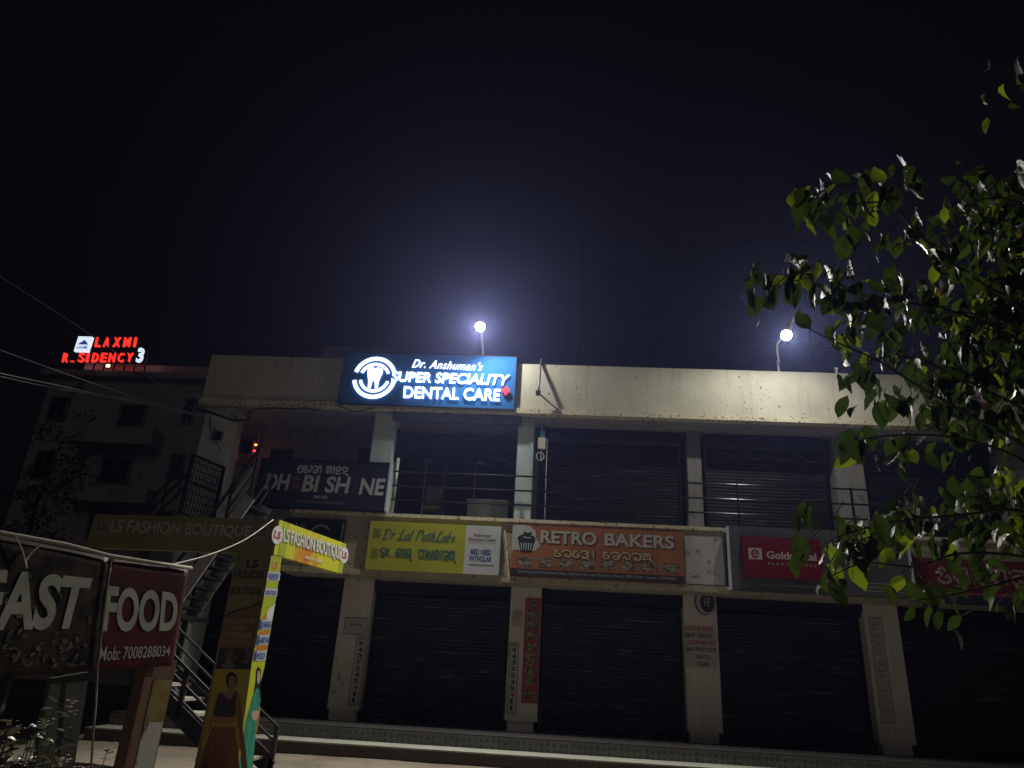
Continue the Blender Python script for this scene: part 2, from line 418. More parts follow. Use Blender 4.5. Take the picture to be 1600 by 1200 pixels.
def tile_mat(name, c1, c2, c3, w, h):
    m = bpy.data.materials.new(name); m.use_nodes = True; nt = m.node_tree; b = nt.nodes['Principled BSDF']
    tc = nt.nodes.new('ShaderNodeTexCoord'); sp = nt.nodes.new('ShaderNodeSeparateXYZ'); cb = nt.nodes.new('ShaderNodeCombineXYZ')
    nt.links.new(tc.outputs['Object'], sp.inputs[0]); nt.links.new(sp.outputs['X'], cb.inputs['X']); nt.links.new(sp.outputs['Z'], cb.inputs['Y'])
    br = nt.nodes.new('ShaderNodeTexBrick'); br.offset = 0; br.inputs['Scale'].default_value = 1
    br.inputs['Brick Width'].default_value = w; br.inputs['Row Height'].default_value = h; br.inputs['Mortar Size'].default_value = .006
    br.inputs['Color1'].default_value = (*c1, 1); br.inputs['Color2'].default_value = (*c2, 1); br.inputs['Mortar'].default_value = (.03, .028, .026, 1)
    nt.links.new(cb.outputs[0], br.inputs['Vector'])
    vo = nt.nodes.new('ShaderNodeTexVoronoi'); vo.inputs['Scale'].default_value = 9; vo.inputs['Randomness'].default_value = .25
    nt.links.new(cb.outputs[0], vo.inputs['Vector'])
    r = nt.nodes.new('ShaderNodeMapRange'); r.inputs['From Min'].default_value = .25; r.inputs['From Max'].default_value = .42
    nt.links.new(vo.outputs['Distance'], r.inputs['Value'])
    n = nt.nodes.new('ShaderNodeTexNoise'); n.inputs['Scale'].default_value = 2.2; nt.links.new(tc.outputs['Object'], n.inputs['Vector'])
    mu = nt.nodes.new('ShaderNodeMath'); mu.operation = 'MULTIPLY'; nt.links.new(r.outputs[0], mu.inputs[0]); nt.links.new(n.outputs['Fac'], mu.inputs[1])
    mx = nt.nodes.new('ShaderNodeMix'); mx.data_type = 'RGBA'; mx.inputs['B'].default_value = (*c3, 1)
    nt.links.new(br.outputs['Color'], mx.inputs['A']); nt.links.new(mu.outputs[0], mx.inputs['Factor'])
    nt.links.new(mx.outputs['Result'], b.inputs['Base Color']); b.inputs['Roughness'].default_value = .55
    return m
M_tile1 = tile_mat('patterned_riser_tile', (.085, .08, .072), (.07, .066, .06), (.20, .19, .165), .3, .3)
M_tile2 = tile_mat('brown_riser_tile', (.075, .05, .045), (.055, .042, .038), (.11, .085, .075), .3, .3)
M_tread = mat('pale_stone_tread', (.44, .46, .40), .6, scale=2, var=.3, stretch=(1, 4, 1))
M_nose = mat('plinth_floor', (.06, .056, .055), .6, scale=2)
XL, XR = -8.3, 22.0
kind(MB().box(XL, XR, yp, 2.2, -.3, zp - .02).build('plinth', M_tile1), 'structure')
kind(MB().box(XL, XR, yp - .015, 2.2, zp - .02, zp).build('plinth_paving', M_nose), 'structure')
kind(MB().box(XL, XR, yn, yp, -.3, zt - .025).build('lower_step', M_tile2), 'structure')
kind(MB().box(XL, XR, yn - .012, yp, zt - .025, zt).build('step_paving', M_tread), 'structure')

_r = random.Random(5)
b = MB()
for k in range(420):
    x, y = _r.uniform(-7, 14), -1.9 - abs(_r.gauss(0, 2.2)); z = gz(x, y); q = _r.uniform(.008, .03)
    P = [Vector((x + q * _r.uniform(.6, 1.2) * math.cos(a), y + q * _r.uniform(.6, 1.2) * math.sin(a), z - .004)) for a in (0, 1.26, 2.5, 3.8, 5.0)]
    i0 = len(b.v); b.v += P + [Vector((x, y, z + q * _r.uniform(.4, .9)))]
    for i in range(5): b.f.append((i0 + i, i0 + (i + 1) % 5, i0 + 5)); b.m.append(0)
kind(b.build('pebbles', mat('pebble_stone', (.24, .22, .19), .9, scale=20, var=.5)), 'stuff')
b = MB()
for k in range(160):
    x, y = _r.uniform(-7, 14), -1.75 - abs(_r.gauss(0, 1.3)); z = gz(x, y) + .006; q = _r.uniform(.03, .07); a = _r.uniform(0, 6.28)
    d = Vector((math.cos(a), math.sin(a), _r.uniform(-.05, .15))) * q; e_ = Vector((-math.sin(a), math.cos(a), _r.uniform(0, .3))) * q * .3
    c = Vector((x, y, z)); b.poly([c, c + d * .5 + e_, c + d]); b.poly([c, c + d, c + d * .5 - e_ * .9 + Vector((0, 0, .008))])
kind(b.build('dry_litter', mat('dry_leaf_litter', (.20, .15, .08), .8, scale=9, var_col=(.32, .31, .28))), 'stuff')

# ------------------------------------------------------------------ the shop building
zfb = at(795, 910, YF).z; zft = at(780, 810, YF).z          # fascia bottom / top
zpb = at(830, 647.5, YF).z; zpt = at(1000, 574, YF).z        # parapet ledge bottom / top
xl = at(321, 600, YF).x
XE = 20.0
bld = thing('shop_building', 'two storey row of shops with cream parapet and dark rolling shutters', 'building', (xl, YF, 0))
PX = [-8.23, -4.55, -.885, 2.78, 6.49, 10.17, 13.85, 17.5]
PW = .66
zsoff = zfb + .05
# parapet with ledge along its foot, roof slab, soffit
p = MB(); p.box(xl, XE, YF, YF + .16, zpb + .12, zpt)
p.build('parapet', M_cream, bld)
MB().box(xl - .02, XE, YF - .07, YF + .16, zpb, zpb + .12).build('parapet_ledge', M_ledge, bld)
MB().box(xl, XE, YF + .16, 9, zpb + .01, zpb + .2).build('roof_slab', M_grey, bld)
MB().box(xl, xl + .16, YF + .165, 9, zpb + .2, zpt - .003).build('side_parapet', M_cream, bld)
# fascia / balcony slab between the storeys
xf0 = at(446, 850, YF).x
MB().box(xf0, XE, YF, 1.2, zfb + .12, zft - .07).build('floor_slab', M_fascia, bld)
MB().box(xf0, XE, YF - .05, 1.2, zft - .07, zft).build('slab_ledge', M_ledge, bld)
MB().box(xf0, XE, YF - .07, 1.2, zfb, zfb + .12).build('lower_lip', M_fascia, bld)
# ground floor pillars with small dark brackets and plinth blocks
for i, x in enumerate(PX):
    w = PW if i < 3 else PW + .03
    b = MB(); b.box(x, x + w, 0, .35, zp + .2, zfb - .002); b.box(x + .05, x + w - .08, .02, .35, zp, zp + .2)
    o = b.build('pillar', M_pillar, bld)
    for s in (x - .13, x + w + .005): MB().box(s, s + .125, .02, .30, zfb - .14, zfb - .003).build('shutter_bracket', M_black, o)
def shutter(x0, x1, y, z0, z1, parent, boxh=.28, pitch=.075):
    """corrugated rolling shutter with hood, guides and bottom bar"""
    s = MB(); n = int((z1 - z0) / pitch)
    prof = [(0, 0), (.006, .25), (.009, .5), (.006, .75), (0, .95)]
    pts = []
    for k in range(n):
        for o_, t in prof: pts.append((y - o_, z0 + (k + t) * pitch))
    b0 = len(s.v); nx = 16; sr = random.Random(int(abs(x0) * 1000) + int(z0 * 77)); jit = [sr.gauss(0, .0022) for _ in range(n + 1)]
    p1, p2, p3 = (sr.uniform(0, 6.28) for _ in range(3))
    for k, (yy, zz) in enumerate(pts):
        for i in range(nx + 1):
            u = i / nx; w_ = (zz - z0) / (z1 - z0)
            s.v.append(Vector((x0 + (x1 - x0) * u, yy + jit[k // 5] + .007 * math.sin(7 * u + 5 * w_ + p1) * math.sin(4 * w_ - 3 * u + p2) + .003 * math.sin(17 * u - 13 * w_ + p3), zz + .004 * math.sin(6 * u + p2))))
    for k in range(len(pts) - 1):
        for i in range(nx):
            a = b0 + k * (nx + 1) + i; s.f.append((a, a + 1, a + nx + 2, a + nx + 1)); s.m.append(0)
    o = s.build('rolling_shutter', M_shut, parent)
    MB().box(x0, x1, y - .05, y + .03, z0 - .06, z0 - .002).build('bottom_bar', M_black, o)
    for hx in (x0 + (x1 - x0) * .28, x0 + (x1 - x0) * .72):
        MB().tube([(hx - .07, y - .052, z0 - .03), (hx - .07, y - .085, z0 - .03), (hx + .07, y - .085, z0 - .03), (hx + .07, y - .052, z0 - .03)], .009, 6).build('handle', M_pipe, o)
    for ga, gb in ((x0 - .05, x0 - .002), (x1 + .002, x1 + .05)): MB().box(ga, gb, y - .06, y + .03, z0 - .06, z1).build('guide_rail', M_black, o)
    if boxh: MB().box(x0 - .05, x1 + .05, y - .2, y + .12, z1 + .003, z1 + boxh).build('shutter_hood', M_black, o)
    return o
for i in range(len(PX) - 1):
    x0 = PX[i] + PW + (.03 if i >= 3 else 0)
    shutter(x0 + .06, PX[i + 1] - .06, .33, zp + .07, zfb - .26, bld, .25)
MB().box(xl + .3, XE, .8, .9, zp, zfb).build('back_wall', M_dark, bld)
MB().box(XE - .2, XE, 1.3, 9, 0, zpb).build('end_wall', M_grey, bld)
# upper storey
YU = -.44
zu0 = zft; zu1 = zpb
UP_ = [(at(581, 694, YU).x, at(613.5, 698, YU).x, M_aqua), (at(806.5, 735, YU).x, at(831.5, 735, YU).x, M_aqua),
       (at(1082, 741, YU).x, at(1105, 741, YU).x, M_upil), (at(1323, 750, YU).x, at(1368, 740, YU).x, M_upil),
       (at(1584, 720, YU).x, at(1634, 720, YU).x, M_upil), (at(1584, 720, YU).x + 3.7, at(1634, 720, YU).x + 3.7, M_upil)]
for a, b_, m_ in UP_:
    yy = YU if m_ is M_aqua else .12
    MB().box(a, b_, yy, yy + .5, zu0, zu1).build('upper_pillar', m_, bld)
zclin = at(710, 721, -.12).z
sh = shutter(UP_[0][1] + .06, UP_[1][0] - .06, -.12, zclin, zu1 - .3, bld, 0)
M_hood = mat('steel_hood', (.16, .17, .22), .4, .5)
MB().box(UP_[0][1] - .04, UP_[1][0] + .06, YU - .16, YU - .005, zu1 - .22, zu1 - .01).build('shutter_hood', M_hood, sh)
for k in (1, 2, 3, 4):
    shutter(UP_[k][1] + .16, UP_[k + 1][0] - .16, .38, zu0 + .07, zu1 - .36, bld, .3)
# recessed wall with two little windows, left of the clinic
xw0 = at(372, 690, 1.0).x
wl = MB().box(xw0, UP_[0][0] + .03, 1.0, 1.1, zu0, zu1).build('recessed_wall', M_grey, bld)
for a, b_ in ((424, 456), (562, 592)):
    A_ = at(a, 702, 1.0); B_ = at(b_, 724, 1.0)
    f_ = MB().box(A_.x, B_.x, .985, .998, B_.z - .25, A_.z + .02).build('window', M_dark, bld)
bx = at(365, 652, .35).x
MB().box(bx, UP_[0][0] - .003, .55, .75, at(480, 658, .55).z, zu1 - .002).build('soffit_beam', M_grey, bld)
M_cw = mat('clinic_wall_paint', (.10, .10, .14), .8)
MB().box(UP_[0][0], UP_[1][1] + .1, 3.0, 3.1, zu0, zu1).build('clinic_wall', M_cw, bld)
MB().box(UP_[0][0] - .1, UP_[0][0], 1.1, 3.0, zu0, zu1).build('clinic_wall', M_cw, bld)
MB().box(UP_[1][1], UP_[1][1] + .1, .2, 3.0, zu0, zu1).build('clinic_wall', M_cw, bld)
MB().box(xl + .3, XE - .3, 1.25, 8.9, zft - .2, zft - .01).build('upper_floor', M_grey, bld)
MB().box(UP_[1][1] + .1, XE, .7, .75, zu0, zu1).build('back_wall', M_dark, bld)
# white corner column and dim stair wall at the left end
CX0 = at(305, 720, -.45).x; CX1 = at(351, 720, -.45).x
MB().box(CX0, CX1, -.45, .1, .0, zpb - .002).build('corner_column', M_white, bld)
MB().box(CX0 - .001, CX0 + .2, .1, 1.0, 0, zpb - .004).build('stair_wall', M_white, bld)
MB().box(CX1 + .16, xw0, .8, .92, zp, zpb - .003).build('stair_wall', M_grey, bld)

# ------------------------------------------------------------------ clinic front under the half raised shutter
xg0, xg1 = UP_[0][1] + .03, UP_[1][0] - .05
gl = thing('glass_partition', 'aluminium framed glass front below the half open upper shutter', 'glass partition', (xg0, .3, zu0))
M_glass = bpy.data.materials.new('tinted_glass'); M_glass.use_nodes = True
_b = M_glass.node_tree.nodes['Principled BSDF']; _b.inputs['Base Color'].default_value = (.02, .022, .025, 1); _b.inputs['Roughness'].default_value = .03
_b.inputs['Alpha'].default_value = .18
MB().box(xg0, xg1, .30, .306, zu0 + .02, zclin + .5).build('pane', M_glass, gl)
f_ = MB()
for q in (662, 694, 741): 
    xx = at(q, 765, .3).x; f_.box(xx - .012, xx + .012, .285, .299, zu0, zclin + .5)
f_.box(xg0, xg1, .285, .299, zu0, zu0 + .05)
f_.build('frame', M_pipe, gl)
for q in (1,):
    hx = at(692, 770, .28); MB().box(hx.x - .03, hx.x - .01, .25, .284, hx.z - .2, hx.z + .2).build('door_handle', M_alu, gl)
C0 = at(731, 779, .7); C1 = at(794, 782, .7)
dk = thing('reception_counter', 'pale reception counter inside the lit clinic doorway', 'counter', (C0.x, .7, zu0))
M_desk = mat('pale_laminate', (.80, .82, .80), .4, var=.08)
MB().box(C0.x, C1.x, 0.7, 1.2, zu0, C0.z - .04).build('body', M_desk, dk)
MB().box(C0.x - .03, C1.x + .03, 0.67, 1.23, C0.z - .037, C0.z).build('top', M_desk, dk)
C2 = at(667, 758, 1.0); C3 = at(691, 786, 1.0)
ch = thing('waiting_chair', 'beige backed chair behind the clinic glass', 'chair', (C2.x, 1.0, zu0))
M_ch = mat('beige_leather', (.50, .45, .33), .5)
MB().box(C2.x, C3.x, 1.02, 1.08, C3.z - .05, C2.z).build('backrest', M_ch, ch)
MB().box(C2.x, C3.x, 0.6, 1.01, zu0 + .42, zu0 + .5).build('seat', M_ch, ch)
for a in (C2.x + .03, C3.x - .03):
    for yy in (.63, 1.04): MB().tube([(a, yy, zu0), (a, yy, zu0 + .42)], .018).build('leg', M_pipe, ch)
for yy in (0,): MB().tube([(C2.x + .05, 1.05, zu0 + .45), (C2.x + .05, 1.05, C3.z)], .018).build('back_post', M_pipe, ch)

# ------------------------------------------------------------------ balcony railing
YR = -.64
rl = thing('balcony_railing', 'black three bar metal railing along the upper walkway', 'railing', (at(612, 800, YR).x, YR, zft))
xr0 = at(612, 770, YR).x
for (ya, yb) in ((743.5, 758.7), (766, 782), (788, 805)):
    za = (at(803, ya, YR).z + at(1180, yb, YR).z) / 2
    MB().tube([(xr0, YR, za), (XE - .3, YR, za)], .021, 8).build('rail', M_black, rl)
zr = at(803, 743.5, YR).z
for q in (692, 803, 996, 1152, 1330, 1500, 1660):
    xx = at(q, 770, YR).x
    MB().box(xx - .022, xx + .022, YR - .02, YR + .02, zft, zr + .03).build('post', M_black, rl)
q = at(618, 745, YR + .1); 
pp = MB().tube([(at(614.5, 770, YR).x, YR + .1, zft), (at(614.5, 770, YR).x, YR + .1, at(622, 714, YR).z)], .035, 10)
single(pp, 'standpipe', M_chrome, 'pale upright pipe beside the right end of the dark laundry sign', 'pipe', smooth=True)

# ------------------------------------------------------------------ roof lamps (modelled lamp with its own light)
M_lens = emis('lamp_lens_glow', (1.0, .97, .92), 70)
M_house = mat('lamp_housing', (.30, .31, .32), .4, .6)
def lamp(px, py, base_px, base_py, label, out, aim):
    hd = at(px, py, YF - out)
    fb = at(base_px, base_py, YF + .08)
    t = thing('roof_lamp', label, 'street lamp', (fb.x, YF + .08, zpt), 'lamps on the roof parapet')
    z1 = hd.z + .02
    pts = catmull([(fb.x, YF + .08, zpt - .05), (fb.x - .01, YF + .06, zpt + .3), (fb.x - .02, YF - .05, (zpt + z1) / 2 + .12), (hd.x, YF - out * .6, z1 + .04), (hd.x, YF - out + .12, z1 + .03)], 6)
    MB().tube(pts, .024, 8).build('pole', M_chrome, t, True)
    d = Vector((0, -.80, -.60)); dn = d.normalized(); side = Vector((1, 0, 0)); up = side.cross(dn)
    C = hd + Vector((0, .02, .0))
    h = MB()
    for (s0, s1, w, l) in ((0, .03, .09, .09), (.03, .10, .08, .07)):
        a = C - dn * s0; b2 = C - dn * s1
        w2 = w * .8 if s0 == 0 else w * .7
        h.hexa([a + side * (-w) + up * (-l), a + side * w + up * (-l), a + side * w + up * l, a + side * (-w) + up * l,
                b2 + side * (-w2) + up * (-l * .8), b2 + side * w2 + up * (-l * .8), b2 + side * w2 + up * l * .8, b2 + side * (-w2) + up * l * .8])
    h.build('housing', M_house, t)
    ln = MB(); n = 18
    r_ = .11
    for k in range(n):
        for j in range(4):
            q = []
            for kk, jj in ((k, j), (k + 1, j), (k + 1, j + 1), (k, j + 1)):
                th = 2 * math.pi * kk / n; ph = math.pi / 2 * jj / 4
                q.append(C + dn * .004 + (side * math.cos(th) + up * math.sin(th)) * (r_ * math.cos(ph)) + dn * (r_ * .95 * math.sin(ph)))
            ln.poly(q)
    ln.build('lens', M_lens, t)
    # its light: an all-round glow and the beam thrown out over the yard
    def lg(nm, ty, e):
        l = bpy.data.lights.new(nm, ty); l.energy = e; l.color = (1.0, .955, .86)
        o = bpy.data.objects.new(nm, l); COL.objects.link(o); o.parent = t
        o.location = C + dn * .22 - Vector(t['_o']); return l, o
    l, o = lg('lamp_glow', 'SPOT', GLOW * (.8 if out > 1 else 1)); l.shadow_soft_size = .06; l.spot_size = math.radians(179); l.spot_blend = .5
    o.rotation_euler = Vector(aim).to_track_quat('-Z', 'Y').to_euler()
    l, o = lg('lamp_beam', 'SPOT', BEAM * (.5 if out > 1 else 1.08)); l.shadow_soft_size = .08; l.spot_size = math.radians(150); l.spot_blend = 1.0
    o.rotation_euler = Vector((0, -.80, -.60)).to_track_quat('-Z', 'Y').to_euler()
    return t
GLOW, BEAM = 200, 4200
lamp(750, 510, 754.5, 560, 'glaring white lamp on a short pole above the blue dental sign', .8, (.45, -.2, -.85))
lamp(1229, 523, 1217, 580, 'glaring white lamp beside the tree leaves, above the cream parapet', 1.6, (0, .35, -.94))

# ------------------------------------------------------------------ illuminated dental sign
YD = YF - .11
fr = board((540, 551.5), (807, 557), (802.5, 638), (529, 631), YD)
ds = thing('dental_sign', 'large blue illuminated dental clinic sign with glowing white letters', 'sign', (fr.O.x, YD, fr.O.z))
M_blue = mat('blue_sign_face', (.026, .17, .50), .7, var=.1, spec=.12)
M_navy = mat('sign_edge', (.02, .03, .07), .5)
M_wl = emis('white_letter_glow', (.92, .92, 1.0), 2.3)
M_rl = emis('red_letter_glow', (1.0, .04, .07), 1.6)
MB().fbox(fr, 0, fr.w, 0, fr.h, -.105, 0).build('backboard', M_blue, ds)
e = MB(); e.fbox(fr, -.02, fr.w + .02, -.02, -.001, -.105, .012); e.fbox(fr, fr.w + .001, fr.w + .02, 0, fr.h, -.105, .012); e.fbox(fr, -.02, -.001, 0, fr.h, -.105, .012)
e.fbox(fr, -.02, fr.w + .02, fr.h + .001, fr.h + .015, -.105, .012)
e.build('edge_trim', M_navy, ds)
def q4(fr, bl, br, tr, tl): return tuple(fr.px(*c) for c in (bl, br, tr, tl))
def c8(x, y): return (540 + x / 5.714, 540 + y / 5.714)
D_ = .045
MB().text(fr, 'SUPER SPECIALITY', q4(fr, c8(412, 322), c8(1440, 360), c8(1468, 268), c8(424, 236)), .012, 0, .010, 0, D_).build('lettering', M_wl, ds)
MB().text(fr, 'DENTAL CARE', q4(fr, c8(518, 470), c8(1376, 500), c8(1384, 395), c8(526, 368)), .012, 0, .010, 0, D_).build('lettering', M_wl, ds)
a = fr.px(*c8(604, 186)); b_ = fr.px(*c8(1205, 132))
a2 = fr.px(*c8(1225, 212))
mb = MB()
u0, v0 = fr.px(*c8(602, 190)); u1, v1 = fr.px(*c8(1228, 140))
v1 = v0 + .20
mb.text(fr, "Dr. Anshuman's", ((u0 - .02, v0 - .02), (u1 - .01, v0 - .06), (u1 + .02, v0 + .15), (u0, v0 + .19)), .012, 0, .0, .3, .02, 1.12)
mb.build('script_lettering', M_wl, ds)
# ring logo with tooth
cu, cv = fr.px(585.5, 590.5)
R0 = (fr.px(617, 592)[0] - fr.px(552, 589)[0]) / 2 + .02
for rr, wd, a0, a1, b0_, b1_ in ((R0, .085, 16, 164, 190, 352), (R0 - .15, .066, 20, 160, 193, 345)):
    for t0, t1 in ((a0, a1), (b0_, b1_)): MB().farc(fr, cu, cv, rr, rr * 1.02, wd, math.radians(t0), math.radians(t1), .012, .032).build('ring_arc', M_wl, ds)
to = [(-.17, .16), (-.15, .24), (-.08, .26), (0, .23), (.08, .26), (.16, .24), (.185, .15), (.15, .02), (.12, -.1), (.11, -.26), (.06, -.28), (.035, -.12), (0, -.07), (-.035, -.12), (-.06, -.28), (-.11, -.26), (-.12, -.1), (-.15, .02)]
to = [(cu + a * 1.0 - .01, cv + b * 1.0) for a, b in catmull(to + [to[0]], 3)[:-1]]
MB().prism(fr, to, .012, .034).build('tooth_logo', M_wl, ds)
def cross(mb, fr, u, v, s, w, o0, o1):
    mb.fbox(fr, u - s, u + s, v - w, v + w, o0, o1); mb.fbox(fr, u - w, u + w, v + w + .0005, v + s, o0, o1); mb.fbox(fr, u - w, u + w, v - s, v - w - .0005, o0, o1); return mb
cross(MB(), fr, *fr.px(790.5, 612), .085, .03, .012, .1).build('red_plus', M_rl, ds)
cross(MB(), fr, *fr.px(596, 575.5), .055, .006, .035, .040).build('small_plus', flat('plus_print', (.25, .06, .12)), ds)

# ------------------------------------------------------------------ flat sign boards
def sign(name, label, fr, m, depth=.06, cat='sign'):
    t = thing(name, label, cat, (fr.O.x, fr.O.y, fr.O.z))
    MB().fbox(fr, 0, fr.w, 0, fr.h, -depth, 0).build('board', m, t)
    return t
# laundry sign on the railing
fr = board((408.7, 718.7), (608.5, 723.7), (601, 796), (398, 792), YF - .12)
t = sign('laundry_sign', 'dark navy laundry sign with grey capitals, on the upper railing', fr, mat('navy_flex', (.018, .022, .045), .4, var=.2), .12)
M_gl = flat('grey_white_print', (.50, .52, .56))
b = MB()
b.text(fr, 'DH', frac(fr, .055, .30, .245, .655), .004, 0, .03, .08)
b.text(fr, 'BI', frac(fr, .345, .31, .475, .665), .004, 0, .03, .08)
b.text(fr, 'SH', frac(fr, .525, .315, .715, .67), .004, 0, .03, .08)
b.text(fr, 'NE', frac(fr, .79, .325, .985, .68), .004, 0, .03, .08)
letters(b, fr, ['DHA', 'E', 'AA', 'BA', 'II', ' ', 'SA', 'AA', 'I', 'NA', 'H'], OD, frac(fr, .29, .11, .71, .26), .034, .004)
b.text(fr, 'MIDEL', frac(fr, .45, .735, .565, .795), .004, 0, .01)
b.build('lettering', M_gl, t)
b = MB(); b.text(fr, 'I', frac(fr, .735, .32, .775, .67), .004, 0, .03, .08); b.frect(fr, *[frac(fr, .255, .32, .335, .66)[k] for k in (0, 2, 1, 3)], .002)
b.frect(fr, *[frac(fr, .31, .835, .70, .915)[k] for k in (0, 2, 1, 3)], .002)
b.build('maroon_print', flat('maroon_print', (.075, .03, .055)), t)
b = MB(); b.text(fr, 'A Complete Care of Drycleaning', frac(fr, .325, .85, .69, .905), .005, 0, .005)
cu, cv = .295 * fr.w, .5 * fr.h
b.farc(fr, cu, cv - .04, .07, .07, .02, 0, 6.28, .004, .006); b.frect(fr, cu - .08, cu + .08, cv + .09, cv + .12, .005); b.frect(fr, cu - .05, cu + .05, cv + .14, cv + .16, .005)
b.build('small_print', flat('dull_pink_print', (.22, .17, .22)), t)
b = MB(); b.fbox(fr, fr.w + .002, fr.w + .05, 0, fr.h, -.12, .01)
b.build('edge_strip', flat('pale_aqua_edge', (.55, .68, .72)), t)  # pale aqua strip along the right edge
b = MB(); b.fbox(fr, -.02, fr.w, -.035, -.002, -.12, .012); b.fbox(fr, -.02, fr.w, fr.h + .002, fr.h + .03, -.12, .012); b.fbox(fr, -.02, -.002, 0, fr.h, -.12, .012)
b.build('frame', M_black, t)
# pathology sign
fr = board((579, 813), (784, 823), (779, 898.5), (570, 890), YF - .11)
t = sign('pathology_sign', 'yellow and white laboratory sign with green brush lettering', fr, mat('yellow_green_flex', (.40, .40, .03), .45, var=.18, scale=1.5, bump=.2, bscale=3), .08)
b = MB(); b.frect(fr, .735 * fr.w, fr.w - .005, .005, fr.h - .005, .003); b.build('white_panel', flat('white_flex', (.52, .55, .57)), t)
b = MB()
letters(b, fr, list('Dr Lal PathLabs'), BR, frac(fr, .105, .16, .655, .37), .036, .004, 0, .2, (.8, .6), .04)
letters(b, fr, ['DA', 'VIS', 'PT', ' ', 'LA', 'AA', 'LA', 'H', ' ', 'PA', 'AA', 'THA', 'LA', 'AA', 'BA', 'SA', 'H'], OD, frac(fr, .105, .56, .69, .74), .036, .004)
b.build('lettering', flat('dark_green_print', (.05, .13, .085)), t)
b = MB()
for tt in (.16, .58):
    for k in range(6): b.frect(fr, *[frac(fr, .03 + .006 * (k % 2), tt + .035 * k, .095 - .005 * (k % 3), tt + .035 * k + .016)[j] for j in (0, 2, 1, 3)], .004)
b.build('fine_print', flat('olive_print', (.16, .17, .03)), t)
b = MB(); b.text(fr, 'Authorised', frac(fr, .795, .17, .925, .235), .006, 0, .015); b.text(fr, 'Collection Center', frac(fr, .755, .255, .965, .325), .006, 0, .015)
b.frect(fr, *[frac(fr, .76, .36, .965, .366)[j] for j in (0, 2, 1, 3)], .006); b.frect(fr, *[frac(fr, .77, .80, .96, .815)[j] for j in (0, 2, 1, 3)], .006)
b.build('small_lettering', flat('charcoal_print', (.06, .06, .07)), t)
b = MB(); b.text(fr, 'MED NEED', frac(fr, .78, .49, .935, .60), .006, 0, .035); b.text(fr, 'PATHOLAB', frac(fr, .775, .625, .937, .735), .006, 0, .035)
b.build('blue_lettering', flat('blue_print', (.03, .09, .30)), t)
# bakery sign
fr = board((801, 820), (1066, 831), (1069.5, 911), (797.5, 899), YF - .11)
t = sign('bakery_sign', 'orange bakery sign with cupcake emblem and a row of food photos', fr, mat('orange_flex', (.36, .135, .05), .45, var=.3, scale=1.2, bump=.25, bscale=2.5), .08)
b = MB(); pts = [(0, fr.h), (.10 * fr.w, fr.h), (.135 * fr.w, .9 * fr.h), (.145 * fr.w, .72 * fr.h), (.17 * fr.w, .6 * fr.h), (.14 * fr.w, .5 * fr.h), (.10 * fr.w, .47 * fr.h), (.05 * fr.w, .5 * fr.h), (.02 * fr.w, .5 * fr.h), (0, .46 * fr.h)]
b.fpoly(fr, pts, .003); b.build('emblem_ground', flat('pale_grey_flex', (.46, .47, .47)), t)
b = MB(); cu, cv = .085 * fr.w, .70 * fr.h
b.fpoly(fr, [(cu - .17, cv - .02), (cu + .18, cv + .0), (cu + .12, cv - .24), (cu - .11, cv - .25)], .005)
b.fell(fr, cu, cv + .03, .19, .09, .006); b.fell(fr, cu + .02, cv + .15, .09, .05, .0066)
b.build('cupcake_emblem', flat('black_print', (.02, .02, .022)), t)
b = MB()
for k in range(5): b.fpoly(fr, [(cu - .12 + k * .055, cv - .06), (cu - .095 + k * .055, cv - .06), (cu - .085 + k * .046, cv - .21), (cu - .1 + k * .046, cv - .21)], .0075)
b.fell(fr, cu + .02, cv + .19, .07, .035, .0075); b.fell(fr, cu - .03, cv + .06, .04, .012, .0078); b.fell(fr, cu + .05, cv + .05, .05, .012, .0079)
b.build('emblem_detail', flat('pale_print', (.46, .47, .47)), t)
b = MB(); b.text(fr, 'RETRO', frac(fr, .172, .095, .505, .36), .004, 0, .045); b.text(fr, 'BAKERS', frac(fr, .548, .095, .957, .36), .004, 0, .045)
b.build('letter_shadow', flat('brown_outline', (.035, .022, .016)), t)
b = MB(); b.text(fr, 'RETRO', frac(fr, .168, .085, .498, .345), .008, 0, .03); b.text(fr, 'BAKERS', frac(fr, .545, .085, .95, .345), .008, 0, .03)
b.build('lettering', flat('cream_print', (.45, .44, .41)), t)
od = ['RA', 'E', 'TA', 'SUB', 'E', 'AA', ' ', 'BA', 'E', 'KA', 'RA', 'SA', 'H']
od = ['E', 'RA', 'E', 'TA', 'SUB', 'AA', ' ', 'E', 'BA', 'KA', 'RA', 'SA', 'H']
b = MB(); letters(b, fr, od, OD, frac(fr, .252, .47, .85, .60), .062, .004); b.build('letter_shadow', flat('brown_outline', (.035, .022, .016)), t)
b = MB(); letters(b, fr, od, OD, frac(fr, .25, .465, .848, .595), .03, .007); b.build('script_lettering', flat('tan_print', (.55, .42, .24)), t)
b = MB(); b.frect(fr, .004, fr.w - .004, .004, .135 * fr.h, .003); b.build('address_strip', flat('charcoal_flex', (.025, .023, .03)), t)
b = MB(); b.text(fr, 'Shop No-6,3 Puri-Canal Road, Kalpa, Nakhara, Near Laxmi Residency Phase-3, BBSR-752101. Contact : 6370769692', frac(fr, .045, .895, .955, .96), .005, 0, .006)
b.build('address_lettering', flat('grey_print', (.33, .33, .34)), t)
rnd = random.Random(4)
M_ph = mat('food_photo_print', (.05, .04, .035), .5, scale=14, var_col=(.30, .25, .18), lo=.45, hi=.6)
M_pb = flat('food_highlight', (.38, .33, .26), var=.5, scale=20)
